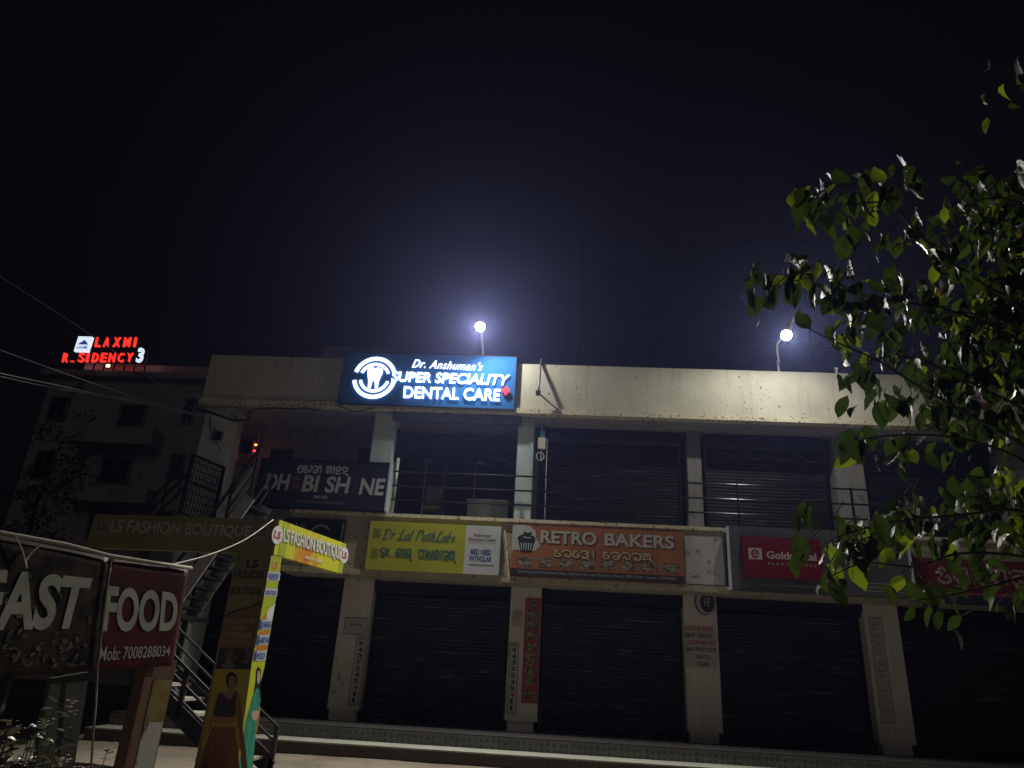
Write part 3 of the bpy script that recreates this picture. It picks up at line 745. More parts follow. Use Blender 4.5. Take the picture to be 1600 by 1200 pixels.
for k in range(8):
    u = (.035 + .121 * k) * fr.w; w_ = .088 * fr.w
    o = MB().frect(fr, u, u + w_, .185 * fr.h, .365 * fr.h, .004).build('food_photo', M_ph, t)
    b = MB()
    for j in range(4):
        b.fell(fr, u + w_ * rnd.uniform(.2, .8), fr.h * rnd.uniform(.22, .33), w_ * rnd.uniform(.06, .18), fr.h * rnd.uniform(.012, .03), .0055 + j * 3e-4, n=10)
    b.build('food', M_pb, o)
# blank white panel and its slanted strut
fr = board((1067.5, 837), (1131, 841), (1131, 918), (1070, 913), YF - .03)
tag(MB().fbox(fr, .03, fr.w, .03, fr.h, -.02, 0).build('blank_panel', spotted('white_sheet', (.55, .55, .54), (.3, .28, .25), .6, 5)), 'blank whitish panel right of the orange bakery sign', 'panel')
for (A_, B_, lb) in (((986, 0), (0, 0), ''),):
    pass
a = at(789, 829, YF - .14); b_ = at(796, 908, YF - .14)
tag(MB().bar(a, b_, .09, .03).build('sign_strut', M_ledge), 'cream slanted strut between the yellow and the orange signs', 'strut')
a = at(1133, 832, YF - .2); b_ = at(1137, 916, YF - .2)
tag(MB().bar(a, b_, .035, .03).build('sign_strut', M_black), 'black upright strut at the left side of the red and grey sign', 'strut')
# electrical brand sign: grey box with red raised panel
YG = YF - .34
fr = board((1139.6, 816.4), (1419, 840), (1424, 936), (1142.7, 919), YG)
t = sign('electrical_sign', 'grey box sign with raised red panel, half covered by leaves', fr, mat('grey_flex', (.10, .105, .115), .45, var=.4, scale=1.2, bump=.2, bscale=2), .3)
f2 = board((1160, 836), (1283, 843.5), (1286, 908), (1162.5, 900), YG - .1)
MB().fbox(f2, 0, f2.w, 0, f2.h, -.095, 0).build('red_panel', mat('red_acrylic', (.17, .005, .014), .25, var=.2, spec=.6), t)
b = MB(); b.text(f2, 'Goldmedal', frac(f2, .30, .35, .93, .54), .004, 0, .03); b.text(f2, 'E L E C T R I C A L S', frac(f2, .31, .63, .92, .68), .004, 0, .004)
b.frect(f2, *[frac(f2, .07, .29, .24, .57)[j] for j in (0, 2, 1, 3)], .003)
b.build('lettering', flat('silver_print', (.50, .46, .46)), t)
b = MB(); q = frac(f2, .10, .335, .21, .525); cu, cv = (q[0] + q[2]) / 2, (q[1] + q[3]) / 2
b.farc(f2, cu, cv, .085, .085, .035, .3, 5.6, .0045, .0065); b.frect(f2, cu - .07, cu + .08, cv - .012, cv + .012, .0055)
b.build('emblem', flat('red_print', (.25, .01, .02)), t)
b = MB(); b.text(fr, 'www.goldmedalindia.com', frac(fr, .165, .885, .475, .93), .004, 0, .008)
for k in range(3): b.frect(fr, *[frac(fr, .72, .80 + .06 * k, .98, .812 + .06 * k)[j] for j in (0, 2, 1, 3)], .004)
b.text(fr, 'SWITCHES', frac(fr, .62, .44, .82, .52), .004, 0, .01)
b.build('small_lettering', flat('grey_print', (.33, .33, .34)), t)
for ua, ub in ((fr.w + .002, fr.w + .06), (-.03, -.002)): MB().fbox(fr, ua, ub, 0, fr.h, -.3, .004).build('side_cheek', flat('pale_aqua_edge', (.55, .68, .72)), t)
# pharmacy sign
fr = board((1427, 869), (1690, 884), (1697, 944), (1433, 925), YF - .12)
t = sign('pharmacy_sign', 'maroon pharmacy sign with large pale regional script at far right', fr, mat('maroon_flex', (.17, .022, .03), .45, var=.4, scale=1.5, bump=.25, bscale=2.5), .08)
b = MB(); letters(b, fr, ['E', 'MA', 'DA', 'DOT', 'PA', 'SA', 'SUB', ' ', 'LA', 'SA'], OD, frac(fr, .135, .25, 1.0, .66), .05, .004)
b.text(fr, '7 DAYS OPEN', frac(fr, .16, .81, .32, .885), .004, 0, .005); b.frect(fr, *[frac(fr, .16, .925, .98, .945)[j] for j in (0, 2, 1, 3)], .004)
b.build('lettering', flat('dusty_pink_print', (.40, .29, .29)), t)
b = MB(); b.fbox(fr, 0, fr.w, -.16, -.002, -.08, 0); b.build('lower_strip', flat('navy_strip', (.02, .025, .06)), t)
# dim sign at the left end of the fascia and a round emblem on the parapet at the right
fr = board((443, 809), (540, 812), (536, 852), (440, 849), YF - .1)
t = sign('dim_sign', 'dim black sign with pale emblem behind the yellow boutique sign', fr, M_black, .06)
b = MB(); b.farc(fr, .62 * fr.w, .45 * fr.h, .22, .19, .05, .4, 4.2, .003, .006); b.text(fr, 'LS', frac(fr, .2, .2, .36, .45), .004, 0, .01); b.frect(fr, .955 * fr.w, .98 * fr.w, .1 * fr.h, .9 * fr.h, .003)
b.build('print', flat('dim_grey_print', (.13, .13, .14)), t)
fr = board((1512, 598), (1550, 600), (1549, 642), (1511, 640), YF - .05)
t = thing('round_sign', 'small white round sign with red lettering on the parapet behind leaves', 'sign', fr.O)
MB().prism(fr, [(fr.w / 2 + .27 * math.cos(k * .2618), fr.h / 2 + .27 * math.sin(k * .2618)) for k in range(24)], -.045, 0).build('disc', flat('white_flex', (.52, .55, .57)), t)
b = MB(); b.fpoly(fr, [(0.02, .1), (.25, .02), (fr.w - .02, .12), (fr.w / 2, .2)], .004); b.text(fr, 'ROOSEVELT', (.05, .26, fr.w - .05, .36), .004, 0, .02); b.build('lettering', flat('red_print', (.25, .01, .02)), t)

# ------------------------------------------------------------------ posters and notices on the ground floor pillars
M_pap = flat('paper_white', (.42, .40, .37)); M_ink = flat('black_ink', (.03, .03, .035)); M_red = flat('red_ink', (.32, .03, .03))
def notice(name, label, cor, mt, cat='poster', grp=None, y=-.012):
    fr = board(*cor, y)
    t = thing(name, label, cat, fr.O, grp); MB().fbox(fr, 0, fr.w, 0, fr.h, -.010, 0).build('sheet', mt, t); return t, fr
def outline(b, fr, w=.012):
    b.frect(fr, 0, fr.w, 0, w, .002); b.frect(fr, 0, fr.w, fr.h - w, fr.h, .002); b.frect(fr, 0, w, w, fr.h - w, .002); b.frect(fr, fr.w - w, fr.w, w, fr.h - w, .002)
for (cor, lb) in ((((556, 993), (573, 994), (560, 1103), (545, 1102)), 'tall paper strip of stacked digits on the pillar nearest the yellow boutique'),
                  (((796, 1003), (811.5, 1004), (806, 1115), (791, 1114)), 'tall paper strip of stacked digits beside the red menu poster')):
    t, fr = notice('number_strip', lb, cor, M_pap, grp='telephone number strips')
    b = MB(); outline(b, fr); b.text(fr, 'PH:', (fr.w * .2, fr.h * .94, fr.w * .8, fr.h * .975), .002, 0, .03); b.build('border', M_ink, t)
    b = MB(); b2 = MB()
    for k, c in enumerate('9437545411'):
        v = fr.h * (.86 - .09 * k)
        (b2 if k == 7 else b).text(fr, c, (fr.w * (.36 if c == '1' else .28), v - .01, fr.w * (.6 if c == '1' else .74), v + fr.h * .058), .003, 0, .03)
    b.build('digits', M_ink, t); b2.build('red_digit', M_red, t)
t, fr = notice('paper_notice', 'square paper notice pinned above the digit strip on the left pillar', ((539, 964.5), (575.5, 966), (573, 992.5), (536, 991)), M_pap)
b = MB(); outline(b, fr, .01); b.text(fr, 'NOTICE', frac(fr, .25, .35, .75, .48), .003, 0, .03); b.build('print', M_ink, t)
t, fr = notice('menu_poster', 'narrow red poster of food photos on the pillar below the bakery sign', ((820.5, 933.5), (845, 935), (840, 1099.5), (815, 1098)), flat('red_poster', (.30, .05, .045)), y=-.015)
b = MB()
for k, (t0, t1) in enumerate(((.03, .10), (.13, .21), (.23, .31), (.33, .41), (.44, .52), (.55, .63), (.66, .73), (.75, .82), (.88, .97))):
    b.frect(fr, *[frac(fr, .12 if k else .3, t0, .88 if k else .7, t1)[j] for j in (0, 2, 1, 3)], .002)
b.build('food_photos', M_ph, t)
b = MB(); rnd = random.Random(8)
for k in range(1, 9):
    for j in range(3): b.fell(fr, fr.w * rnd.uniform(.25, .75), fr.h * (1 - (.17 + .095 * (k - 1) + rnd.uniform(-.02, .02))), fr.w * rnd.uniform(.06, .18), fr.h * rnd.uniform(.006, .014), .003 + j * 2e-4 + k * 1e-4, n=10)
b.build('food', M_pb, t)
t, fr = notice('faded_bill', 'faded yellowish bill left of the red menu poster', ((801, 952), (817, 953), (815, 980), (799.5, 979)), flat('yellowed_paper', (.42, .37, .26)))
b = MB(); b.text(fr, 'SALE', frac(fr, .1, .1, .9, .35), .002, 0, .01); b.text(fr, 'OFFER', frac(fr, .1, .45, .8, .65), .002, 0, .01); b.build('print', flat('faded_ink', (.28, .22, .14)), t)
t, fr = notice('copy_shop_notice', 'painted list of copying services in maroon and black capitals on a white pillar', ((1069, 976), (1119, 978), (1121, 1046), (1071, 1042)), M_pap)
b = MB()
for k, (s, u0, u1) in enumerate((('COLOUR XEROX', .03, .92), ('B&W XEROX', .03, .88), ('COLOUR PRINT OUT', .04, .98), ('B&W PRINT OUT', .04, .97), ('LAMINATION', .3, .78), ('SCAN', .38, .74))):
    b.text(fr, s, frac(fr, u0, .03 + .163 * k, u1, .135 + .163 * k), .003, k % 2, .028)
b.build('lettering', [M_red, M_ink], t)
fr = board((1083, 921), (1117, 922), (1117, 962), (1083, 961), -.02)
t = thing('round_emblem', 'oval blue and black emblem at the top of the copy shop pillar', 'sign', fr.O)
cu, cv = fr.w * .55, fr.h * .52
MB().prism(fr, [(cu + .22 * math.cos(k * .2618), cv + .27 * math.sin(k * .2618)) for k in range(24)], -.018, 0).build('disc', flat('blue_rim', (.06, .09, .22)), t)
b = MB(); b.fell(fr, cu + .012, cv, .195, .25, .002); b.build('white_ring', M_pap, t)
b = MB(); b.fell(fr, cu + .045, cv, .15, .21, .004); b.build('dark_centre', M_ink, t)
b = MB(); b.text(fr, 'HP', (cu - .02, cv - .09, cu + .11, cv + .09), .006, 0, .01); b.build('mark', flat('grey_print', (.33, .33, .34)), t)
t, fr = notice('service_list', 'long printed list with small boxed lines on the pillar at right', ((1357, 964), (1379, 966), (1398, 1131), (1377, 1130)), M_pap)
fr0 = fr; fr.u = Vector((1, 0, 0)); b = MB(); outline(b, fr, .008)
rnd = random.Random(3)
for k in range(15):
    v = fr.h * (.955 - .063 * k); b.frect(fr, fr.w * .06, fr.w * .94, v - .006, v, .0025)
    if rnd.random() < .75: b.text(fr, rnd.choice(['MOBILE', 'RECHARGE', 'ONLINE', 'TICKET', 'PAN CARD', 'AADHAR']), (fr.w * .2, v - .075, fr.w * rnd.uniform(.6, .85), v - .035), .003, 0, .02)
b.build('print', M_ink, t)

# ------------------------------------------------------------------ bits hung on the facade
a = [at(846, 561, YF - .02), at(844.5, 572, YF - .06), at(843, 594, YF - .20), at(841, 614, YF - .32)]
t = thing('bent_pipe_bracket', 'bent metal pipe bracket hanging over the cream parapet', 'bracket', (a[0].x, YF, zpt))
MB().tube(a, .026, 8).build('upper_arm', M_pipe, t, True)
MB().tube([a[-1], at(857, 628, YF - .18), at(873, 641, YF - .08)], .02, 8).build('lower_arm', M_pipe, t, True)
k = a[-1]; MB().box(k.x - .055, k.x + .055, k.y - .05, k.y + .05, k.z - .05, k.z + .04).build('clamp', M_black, t)
a = at(849, 650, YF + .25)
t = thing('power_adapter', 'white power adapter hanging with teal plug and coiled lead from the ledge', 'adapter', (a.x, YF + .2, at(846, 690, YF + .2).z))
Y_ = YF + .2
MB().tube(catmull([at(850, 651, Y_), at(848, 662, Y_), at(847, 674, Y_)], 4), .008).build('lead', M_chrome, t)
P_ = at(848, 678, Y_); MB().box(P_.x - .05, P_.x + .05, Y_ - .03, Y_ + .03, P_.z - .075, P_.z + .075).build('plug', flat('teal_plastic', (.06, .42, .40), .4), t)
P_ = at(846.5, 693, Y_); MB().box(P_.x - .085, P_.x + .085, Y_ - .04, Y_ + .04, P_.z - .13, P_.z + .13).build('case', flat('white_plastic', (.62, .62, .60), .35), t)
P_ = at(844, 713, Y_)
MB().tube([P_ + Vector((.085 * math.cos(k * .35), .01 * math.sin(k), .09 * math.sin(k * .35))) for k in range(19)], .013).tube([at(846, 704, Y_), at(845, 712, Y_), at(846, 720, Y_)], .011).build('coil', M_chrome, t)
a0 = at(855, 686, -.47); a1 = at(851, 811, -.47)
tag(MB().tube([a0, (a0 + a1) / 2, a1], .012).build('vertical_conduit', M_chrome), 'thin pale vertical conduit right of the hanging white adapter', 'conduit')
b = MB(); P0 = UP_[2][1] + .3; P1 = UP_[3][0] - .2
for k in range(4):
    x0 = P0 + (P1 - P0) * k / 4; x1 = P0 + (P1 - P0) * (k + 1) / 4
    b.tube([(x0 + (x1 - x0) * j / 8, .1, zu1 - .42 - .22 * math.sin(math.pi * j / 8)) for j in range(9)], .018)
tag(b.build('festoon', mat('dry_leaf_garland', (.05, .045, .04), .9)), 'dark drooping garland across the top of an upper shutter', 'garland')
# meter box with small red lights
m0 = at(383, 706, .75)
t = thing('meter_board', 'electricity meter board with red indicator lights by the stair landing', 'meter', (m0.x, .75, m0.z))
MB().box(m0.x - .2, m0.x + .25, .66, .795, m0.z - .35, m0.z + .35).build('case', mat('meter_grey', (.16, .16, .16), .5), t)
MB().box(m0.x - .05, m0.x + .2, .62, .658, m0.z - .05, m0.z + .25).build('meter', M_black, t)
for (x_, y_, m_) in ((399.5, 695, emis('amber_led', (1.0, .22, .06), 5)), (397.5, 704.5, emis('red_led', (1.0, .02, .05), 5)), (362, 709, emis('dim_red_led', (1.0, .2, .15), 1.6)), (366, 714, emis('dim_red_led', (1.0, .2, .15), 1.6))):
    P_ = at(x_, y_, .6); s_ = .028
    MB().box(P_.x - s_, P_.x + s_, .585, .617, P_.z - s_ * .7, P_.z + s_ * .7).build('indicator', m_, t)
j0 = at(339, 681, -.5)
t = thing('junction_box', 'small grey junction box on the white corner column', 'box', (j0.x, -.5, j0.z))
MB().box(j0.x - .12, j0.x + .12, -.56, -.452, j0.z - .1, j0.z + .09).build('case', mat('box_grey', (.12, .12, .12), .5), t)
MB().box(j0.x + .0, j0.x + .13, -.60, -.562, j0.z - .11, j0.z + .06).build('cover', M_black, t)
MB().tube(catmull([at(328, 645, -.5), at(328, 668, -.5), at(336, 671, -.5), j0 + Vector((.02, -.02, .1))], 5), .012).build('lead', M_black, t)
MB().tube(catmull([j0 + Vector((0, -.02, -.1)), at(341, 698, -.5), at(352, 708, -.3), at(366, 712, .3)], 5), .008).build('lead', M_black, t)

# ------------------------------------------------------------------ overhead wires and cables
M_cab = mat('cable_black', (.02, .02, .022), .6); M_wire = mat('cable_grey', (.22, .21, .20), .5)
def wire(pts, r, m_, label, name='overhead_cable', grp='overhead cables'):
    P = catmull([tuple(at(x, y, Y)) for x, y, Y in pts], 8)
    single(MB().tube(P, r, 6), name, m_, label, 'cable', grp, True)
wire([(-90, 375, -6), (0, 432, -5.2), (130, 515, -4), (200, 565, -3), (268, 615, -1.6), (312, 647, -.72)], .007, M_wire, 'thin topmost cable crossing below the red rooftop letters')
wire([(-90, 516, -6), (0, 547, -5.2), (120, 590, -4), (240, 630, -1.8), (313, 648, -.74)], .009, M_wire, 'middle cable sloping down to the corner of the shops')
wire([(-90, 560, -6), (0, 583, -5), (90, 602, -4), (180, 622, -2.6), (245, 634, -1.8), (313, 651, -.76)], .012, M_wire, 'thick lower cable above the dark apartment balcony')
wire([(-90, 566, -5.6), (0, 588, -4.8), (100, 609, -3.6), (190, 622, -2.2), (250, 631, -1.6), (313, 652, -.78)], .010, M_wire, 'lowest cable twisted close to the thick one')
wire([(308, 640, -.74), (330, 645, -.74), (350, 652, -.7), (368, 657, -.6), (380, 656, -.4)], .035, M_cab, 'fat black cable bundle under the left corner of the parapet', 'cable_bundle', 'cables under the parapet')
wire([(380, 656, -.5), (388, 655, -.6), (388, 647, -.6), (397, 640, -.72), (415, 637.5, -.76), (455, 638.5, -.77), (480, 638, -.77), (500, 641, -.77)], .018, M_cab, 'black cable looping along the underside of the left parapet', 'cable_bundle', 'cables under the parapet')
wire([(358, 652, -.62), (362, 647, -.7), (366, 650, -.66), (370, 658, -.6)], .014, M_cab, 'small curl of cable at the stair landing ceiling', 'cable_bundle', 'cables under the parapet')
wire([(527, 634, -.79), (540, 638, -.79), (555, 643, -.78), (570, 640, -.78), (585, 638, -.78)], .011, M_cab, 'thin cable drooping beneath the blue dental sign', 'cable_bundle', 'cables under the parapet')
b = MB(); a0 = at(458.5, 560, YF - .02); a1 = at(458, 580, YF - .02)
tag(MB().tube([at(461, 559, YF - .02), at(459, 570, YF - .02), at(457.5, 580, YF - .02)], .02).build('short_pipe', M_chrome), 'short pale pipe stub on the dim left part of the parapet', 'pipe')

# ------------------------------------------------------------------ steel staircase at the left
ft = atz(421.5, 1207, 0.0)
YS2 = ft.y; YS1 = YS2 - 1.05
M_step = mat('step_concrete', (.33, .31, .27), .85)
M_steel = mat('stair_steel', (.05, .05, .052), .45, .3)
M_sgrey = mat('stair_grey_paint', (.42, .42, .43), .55)
st = thing('steel_staircase', 'black steel staircase with open treads beside the boutique banner', 'staircase', (ft.x, YS2, 0))
def ext(p, q, z=None, t=None):
    d = q - p
    return p + d * ((z - p.z) / d.z if z is not None else t)
A0 = at(434.5, 1135, YS2); A1 = at(298, 1000, YS2)
zl = 2.15
sl = Vector((A1.x - A0.x, 0, A1.z - A0.z)).normalized()
dxdz = (A1.x - A0.x) / (A1.z - A0.z)
xL = ft.x + dxdz * zl
for (Y_, nm) in ((YS2, 'far'), (YS1, 'near')):
    x0 = ft.x
    MB().bar((x0, Y_, .05), (xL, Y_, zl), .06, .2).build('stringer', M_steel, st)
    hz = A0.z
    for h in (hz, hz * .66, hz * .33):
        MB().bar((x0, Y_, h), (xL, Y_, zl + h), .045, .03).build('handrail', M_steel, st)
    for k in range(4):
        x = x0 + (xL - x0) * k / 3; z = zl * k / 3
        MB().box(x - .03, x + .03, Y_ - .03, Y_ + .03, 0 if k == 0 else z, z + hz + .01).build('newel', M_steel, st)
n = 11
for k in range(n):
    z = zl * (k + 1) / (n + 1); x = ft.x + dxdz * z
    MB().box(x - .17, x + .13, YS1 + .04, YS2 - .04, z, z + .04).build('tread', M_step, st)
# landing and second flight
s0 = at(291, 951, -1.2); s1 = at(400, 795, -1.2)
dx2 = (s1.x - s0.x) / (s1.z - s0.z)
xb = s0.x + dx2 * (zl - s0.z)
MB().box(min(xL, xb) - 1.0, max(xL - .1, xb), YS1, -.6, zl, zl + .08).build('landing', M_steel, st)
for xx in (min(xL, xb) - .9, xb - .1):
    for yy in (YS1 + .1, -.7): MB().box(xx - .04, xx + .04, yy - .04, yy + .04, 0, zl - .002).build('landing_post', M_steel, st)
for Y_, m_ in ((-1.75, M_sgrey), (-.8, M_sgrey)):
    q0 = Vector((xb, Y_, zl)); q1 = Vector((xb + dx2 * (zft - zl), Y_, zft))
    MB().bar(q0, q1, .06, .24).build('stringer', m_, st)
    for h in (1.05, .72, .4):
        MB().bar(q0 + Vector((0, 0, h)), q1 + Vector((0, 0, h)), .05, .035 if h < 1 else .05).build('handrail', M_sgrey if h < 1 else M_steel, st)
    for k in range(4):
        qq = q0.lerp(q1, k / 3); MB().box(qq.x - .025, qq.x + .025, Y_ - .025, Y_ + .025, qq.z, qq.z + 1.06).build('newel', M_steel, st)
for k in range(11):
    z = zl + (zft - zl) * (k + 1) / 12; x = xb + dx2 * (z - zl)
    MB().box(x - .13, x + .17, -1.71, -.84, z, z + .04).build('tread', M_steel, st)
# far dark railing rising to the landing gate
t = thing('landing_railing', 'dark sloping railing left of the landing gate', 'railing', at(216, 800, -.9))
for dy in (0, 16, 32):
    MB().bar(at(205, 811 + dy, -.9), at(291, 726 + dy, -.9), .05, .05).build('rail', M_steel, t)
for q in (230, 262, 288):
    yy = 811 - (q - 205) * .99
    a = at(q, yy, -.9); MB().bar(a, a - Vector((0, 0, .75)), .04).build('baluster', M_steel, t)
# landing gate
g0 = at(300, 708, -.95); g1 = atz(352, 730, g0.z)
yg = -15.9 + 15.25 / ((g1.y + 15.9) / (g0.y + 15.9))
g0 = at(300, 708, yg); g1 = atz(352, 730, g0.z)
fr = Fr((g0.x, g0.y, at(281, 803, yg).z), (g1.x - g0.x, g1.y - g0.y, 0))
gw = (Vector((g1.x, g1.y, 0)) - Vector((g0.x, g0.y, 0))).length; gh = g0.z - fr.O.z
t = thing('landing_gate', 'black barred iron gate standing open before the white column', 'gate', fr.O)
b = MB(); b.fbox(fr, 0, .05, 0, gh, -.02, .02); b.fbox(fr, gw - .05, gw, 0, gh, -.02, .02)
for v in (0, gh * .52, gh - .05): b.fbox(fr, .05, gw - .05, v, v + .05, -.019, .019)
b.build('frame', M_black, t)
b = MB()
for k in range(1, 12): b.fbox(fr, gw * k / 12 - .009, gw * k / 12 + .009, .05, gh - .05, -.008, .008)
for v in (.14, .26, .38, .64, .76, .88): b.fbox(fr, .05, gw - .05, gh * v, gh * v + .018, -.016, -.0085)
b.build('bars', M_black, t)

# ------------------------------------------------------------------ boutique hoarding (L-shaped header on a banner clad post)
N0 = at(437, 812, -5.9); zt_ = N0.z
L0 = atz(148, 803, zt_); F0 = atz(541, 850, zt_)
zb_ = at(425.5, 866, -5.9).z
M_by = mat('yellow_boutique_flex', (.58, .58, .035), .4, scale=1.6, var_col=(.62, .24, .03), lo=.52, hi=.62, detail=3)
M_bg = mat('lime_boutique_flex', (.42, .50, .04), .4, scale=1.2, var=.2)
M_fy = mat('shaded_boutique_flex', (.25, .23, .09), .5, scale=.8, var=.4)  # same yellow flex, with the shade of the front face in its colour
M_out = flat('dark_outline', (.03, .03, .03)); M_wp = flat('white_print', (.66, .68, .66)); M_bp = flat('royal_blue_print', (.03, .06, .30)); M_rp = flat('crimson_print', (.45, .06, .07))
bt = thing('boutique_hoarding', 'yellow boutique hoarding with corner header and banner clad post', 'hoarding', (N0.x, N0.y, 0))
uF = Vector((N0.x - L0.x, N0.y - L0.y, 0)); wF = uF.length; hF = zt_ - zb_
ff = Fr((L0.x, L0.y, zb_), uF, None, wF, hF)
uS = Vector((F0.x - N0.x, F0.y - N0.y, 0)); wS = uS.length
fs = Fr((N0.x, N0.y, zb_), uS, None, wS, hF)
TH = .10
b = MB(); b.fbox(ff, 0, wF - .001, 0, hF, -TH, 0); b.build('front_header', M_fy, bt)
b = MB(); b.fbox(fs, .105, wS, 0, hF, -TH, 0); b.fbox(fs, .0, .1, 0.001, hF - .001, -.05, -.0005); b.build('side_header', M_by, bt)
def px4(fr, *c): return tuple(fr.px(*k) for k in c)
def c3(x, y): return (200 + x / 3.636, 660 + y / 3.636)
for o_, bo, mm, nm in ((.003, .055, M_out, 'letter_outline'), (.006, .03, M_wp, 'lettering')):
    b = MB(); b.text(ff, 'LS FASHION BOUTIQUE', px4(ff, (172, 836), c3(695, 660), c3(705, 590), (176, 811)), o_, 0, bo, .12)
    b.build(nm, flat('dim_outline', (.05, .05, .035)) if o_ == .003 else flat('shaded_white_print', (.46, .46, .40)), bt)  # front letters: white print with shade put into the colour
    b = MB(); b.text(fs, 'LS FASHION BOUTIQUE', px4(fs, c3(880, 690), c3(1212, 795), c3(1212, 706), c3(885, 600)), o_, 0, bo, .0)
    if o_ > .005: b.text(fs, '9937712345', px4(fs, c3(1005, 775), c3(1105, 800), c3(1105, 782), c3(1005, 757)), o_, 0, .02)
    b.build(nm, mm, bt)
b = MB(); b.frect(fs, .11, .14 * wS, .004, hF - .004, .002); b.frect(fs, .93 * wS, wS - .01, .004, hF - .004, .002); b.build('lime_border', M_bg, bt)
for frx, c in ((fs, c3(848, 640)), (fs, c3(1228, 755)), (ff, c3(755, 625)), (ff, (160, 823))):
    u, v = frx.px(*c); r_ = .13
    o = MB().fell(frx, u, v, r_, r_, .0035).build('round_logo', M_wp if frx is fs else flat('shaded_logo', (.26, .23, .17)), bt)  # front logos darkened, shade put into the colour
    MB().text(frx, 'LS', (u - .08, v - .05, u + .08, v + .06), .006, 0, .03).build('logo_initials', M_rp if frx is fs else flat('shaded_initials', (.13, .10, .06)), o)  # front initials carry the same shade in their colour
# post: front banner and side banner
pu0 = ff.px(362, 902)[0]; pu1 = wF
pz = zb_ - .003
fp = Fr(ff.p(pu0, 0).xy.to_3d(), uF, None, pu1 - pu0, pz)
sd_ = fs.px(440.8, 870)[0]
c0 = ff.p(pu0, 0); c1 = fs.p(0, 0); c2_ = fs.p(sd_, 0); c3_ = c0 + (c2_ - c1)
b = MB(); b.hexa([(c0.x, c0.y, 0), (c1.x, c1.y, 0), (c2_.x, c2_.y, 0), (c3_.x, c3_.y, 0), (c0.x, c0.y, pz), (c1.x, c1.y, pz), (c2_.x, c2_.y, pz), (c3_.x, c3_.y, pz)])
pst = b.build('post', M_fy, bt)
# far end post and rear support of the side header
e0 = ff.p(.1, 0, -.05); MB().box(e0.x - .04, e0.x + .04, e0.y - .04, e0.y + .04, 0, zb_ - .003).build('left_leg', M_black, bt)
def c4(x, y): return (260 + x / 3.528, 860 + y / 3.528)
fpx = Fr((c0.x, c0.y, 0), uF, ff.n); fsx = Fr((c1.x, c1.y, 0), uS, fs.n)
# front print
b = MB()
b.text(fpx, 'FASHION', px4(fpx, c4(372, 152), c4(532, 160), c4(540, 112), c4(378, 105)), .004, 0, .02)
b.text(fpx, 'BOUTIQUE', px4(fpx, c4(355, 248), c4(520, 250), c4(525, 205), c4(360, 203)), .004, 0, .025)
b.text(fpx, 'LS', px4(fpx, c4(440, 95), c4(505, 97), c4(510, 50), c4(448, 48)), .004, 0, .03)
b.stroke(fpx, [fpx.px(*c4(x, y)) for x, y in ((322, 362), (380, 335), (450, 315), (525, 285))], .02, .005)
b.build('dark_print', flat('black_print', (.02, .02, .022)), bt)
b = MB(); b.fpoly(fpx, [fpx.px(*c4(x, y)) for x, y in ((325, 365), (380, 340), (450, 320), (523, 292), (503, 400), (315, 395))], .003)
b.fpoly(fpx, [fpx.px(*c4(x, y)) for x, y in ((313, 400), (503, 403), (474, 545), (292, 545))], .003); b.build('brown_print', mat('brown_banner', (.22, .13, .06), .5, var=.3), bt)
b = MB()
for s, q in (('SALWAR', ((325, 402), (488, 402), (493, 375), (330, 375))), ('SUIT', ((352, 442), (440, 442), (445, 416), (358, 416))), ('LEHENGA', ((313, 482), (470, 484), (476, 452), (318, 448))), ('SAREE FALL', ((302, 520), (470, 522), (474, 492), (308, 490)))):
    b.text(fpx, s, px4(fpx, *[c4(*k) for k in q]), .006, 0, .02)
b.build('tan_lettering', flat('tan_banner_print', (.36, .26, .13)), bt)
b = MB(); b.fpoly(fpx, [fpx.px(*c4(x, y)) for x, y in ((292, 540), (474, 540), (465, 655), (272, 652))], .004)
b.build('garment_photo', mat('dark_photo_print', (.03, .03, .025), .5, scale=7, var_col=(.14, .12, .09), lo=.5, hi=.6), bt)
# printed figures (flat prints on the banner)
M_skin = flat('brown_skin_print', (.30, .17, .09)); M_hair = flat('hair_print', (.015, .012, .012)); M_top = flat('plum_blouse_print', (.05, .03, .05)); M_skirt = mat('rust_skirt_print', (.26, .10, .05), .5, scale=3, stretch=(6, 6, .4), var=.5)
M_pan = mat('mustard_banner', (.42, .34, .05), .5, var=.25, scale=1)
M_teal = mat('teal_saree_print', (.04, .34, .24), .5, scale=4, stretch=(5, 5, .5), var=.6, lo=.4, hi=.65); M_sy = flat('bright_yellow_banner', (.52, .58, .02))
b = MB(); b.fpoly(fpx, [fpx.px(*c4(x, y)) for x, y in ((270, 655), (464, 657), (388, 1240), (172, 1240))], .003); b.build('mustard_panel', M_pan, bt)
def shape(fr, pts, o, m_, nm, conv=c4, sm=True):
    q = [fr.px(*conv(x, y)) for x, y in pts]
    if sm: q = catmull(q + [q[0]], 3)[:-1]
    b = MB(); b.fpoly(fr, q, o); return b.build(nm, m_, bt)
shape(fpx, ((330, 700), (345, 672), (375, 675), (390, 700), (388, 740), (360, 770), (335, 745)), .005, M_hair, 'printed_hair')
shape(fpx, ((343, 710), (358, 690), (380, 700), (386, 725), (375, 755), (358, 768), (345, 745)), .007, M_skin, 'printed_face')
shape(fpx, ((349, 712), (356, 708), (361, 713), (355, 716)), .0085, M_hair, 'printed_eye', sm=False)
shape(fpx, ((369, 714), (376, 711), (380, 716), (374, 718)), .0085, M_hair, 'printed_eye', sm=False)
shape(fpx, ((358, 744), (367, 741), (374, 745), (366, 750)), .0085, flat('lip_print', (.22, .05, .04)), 'printed_lips', sm=False)
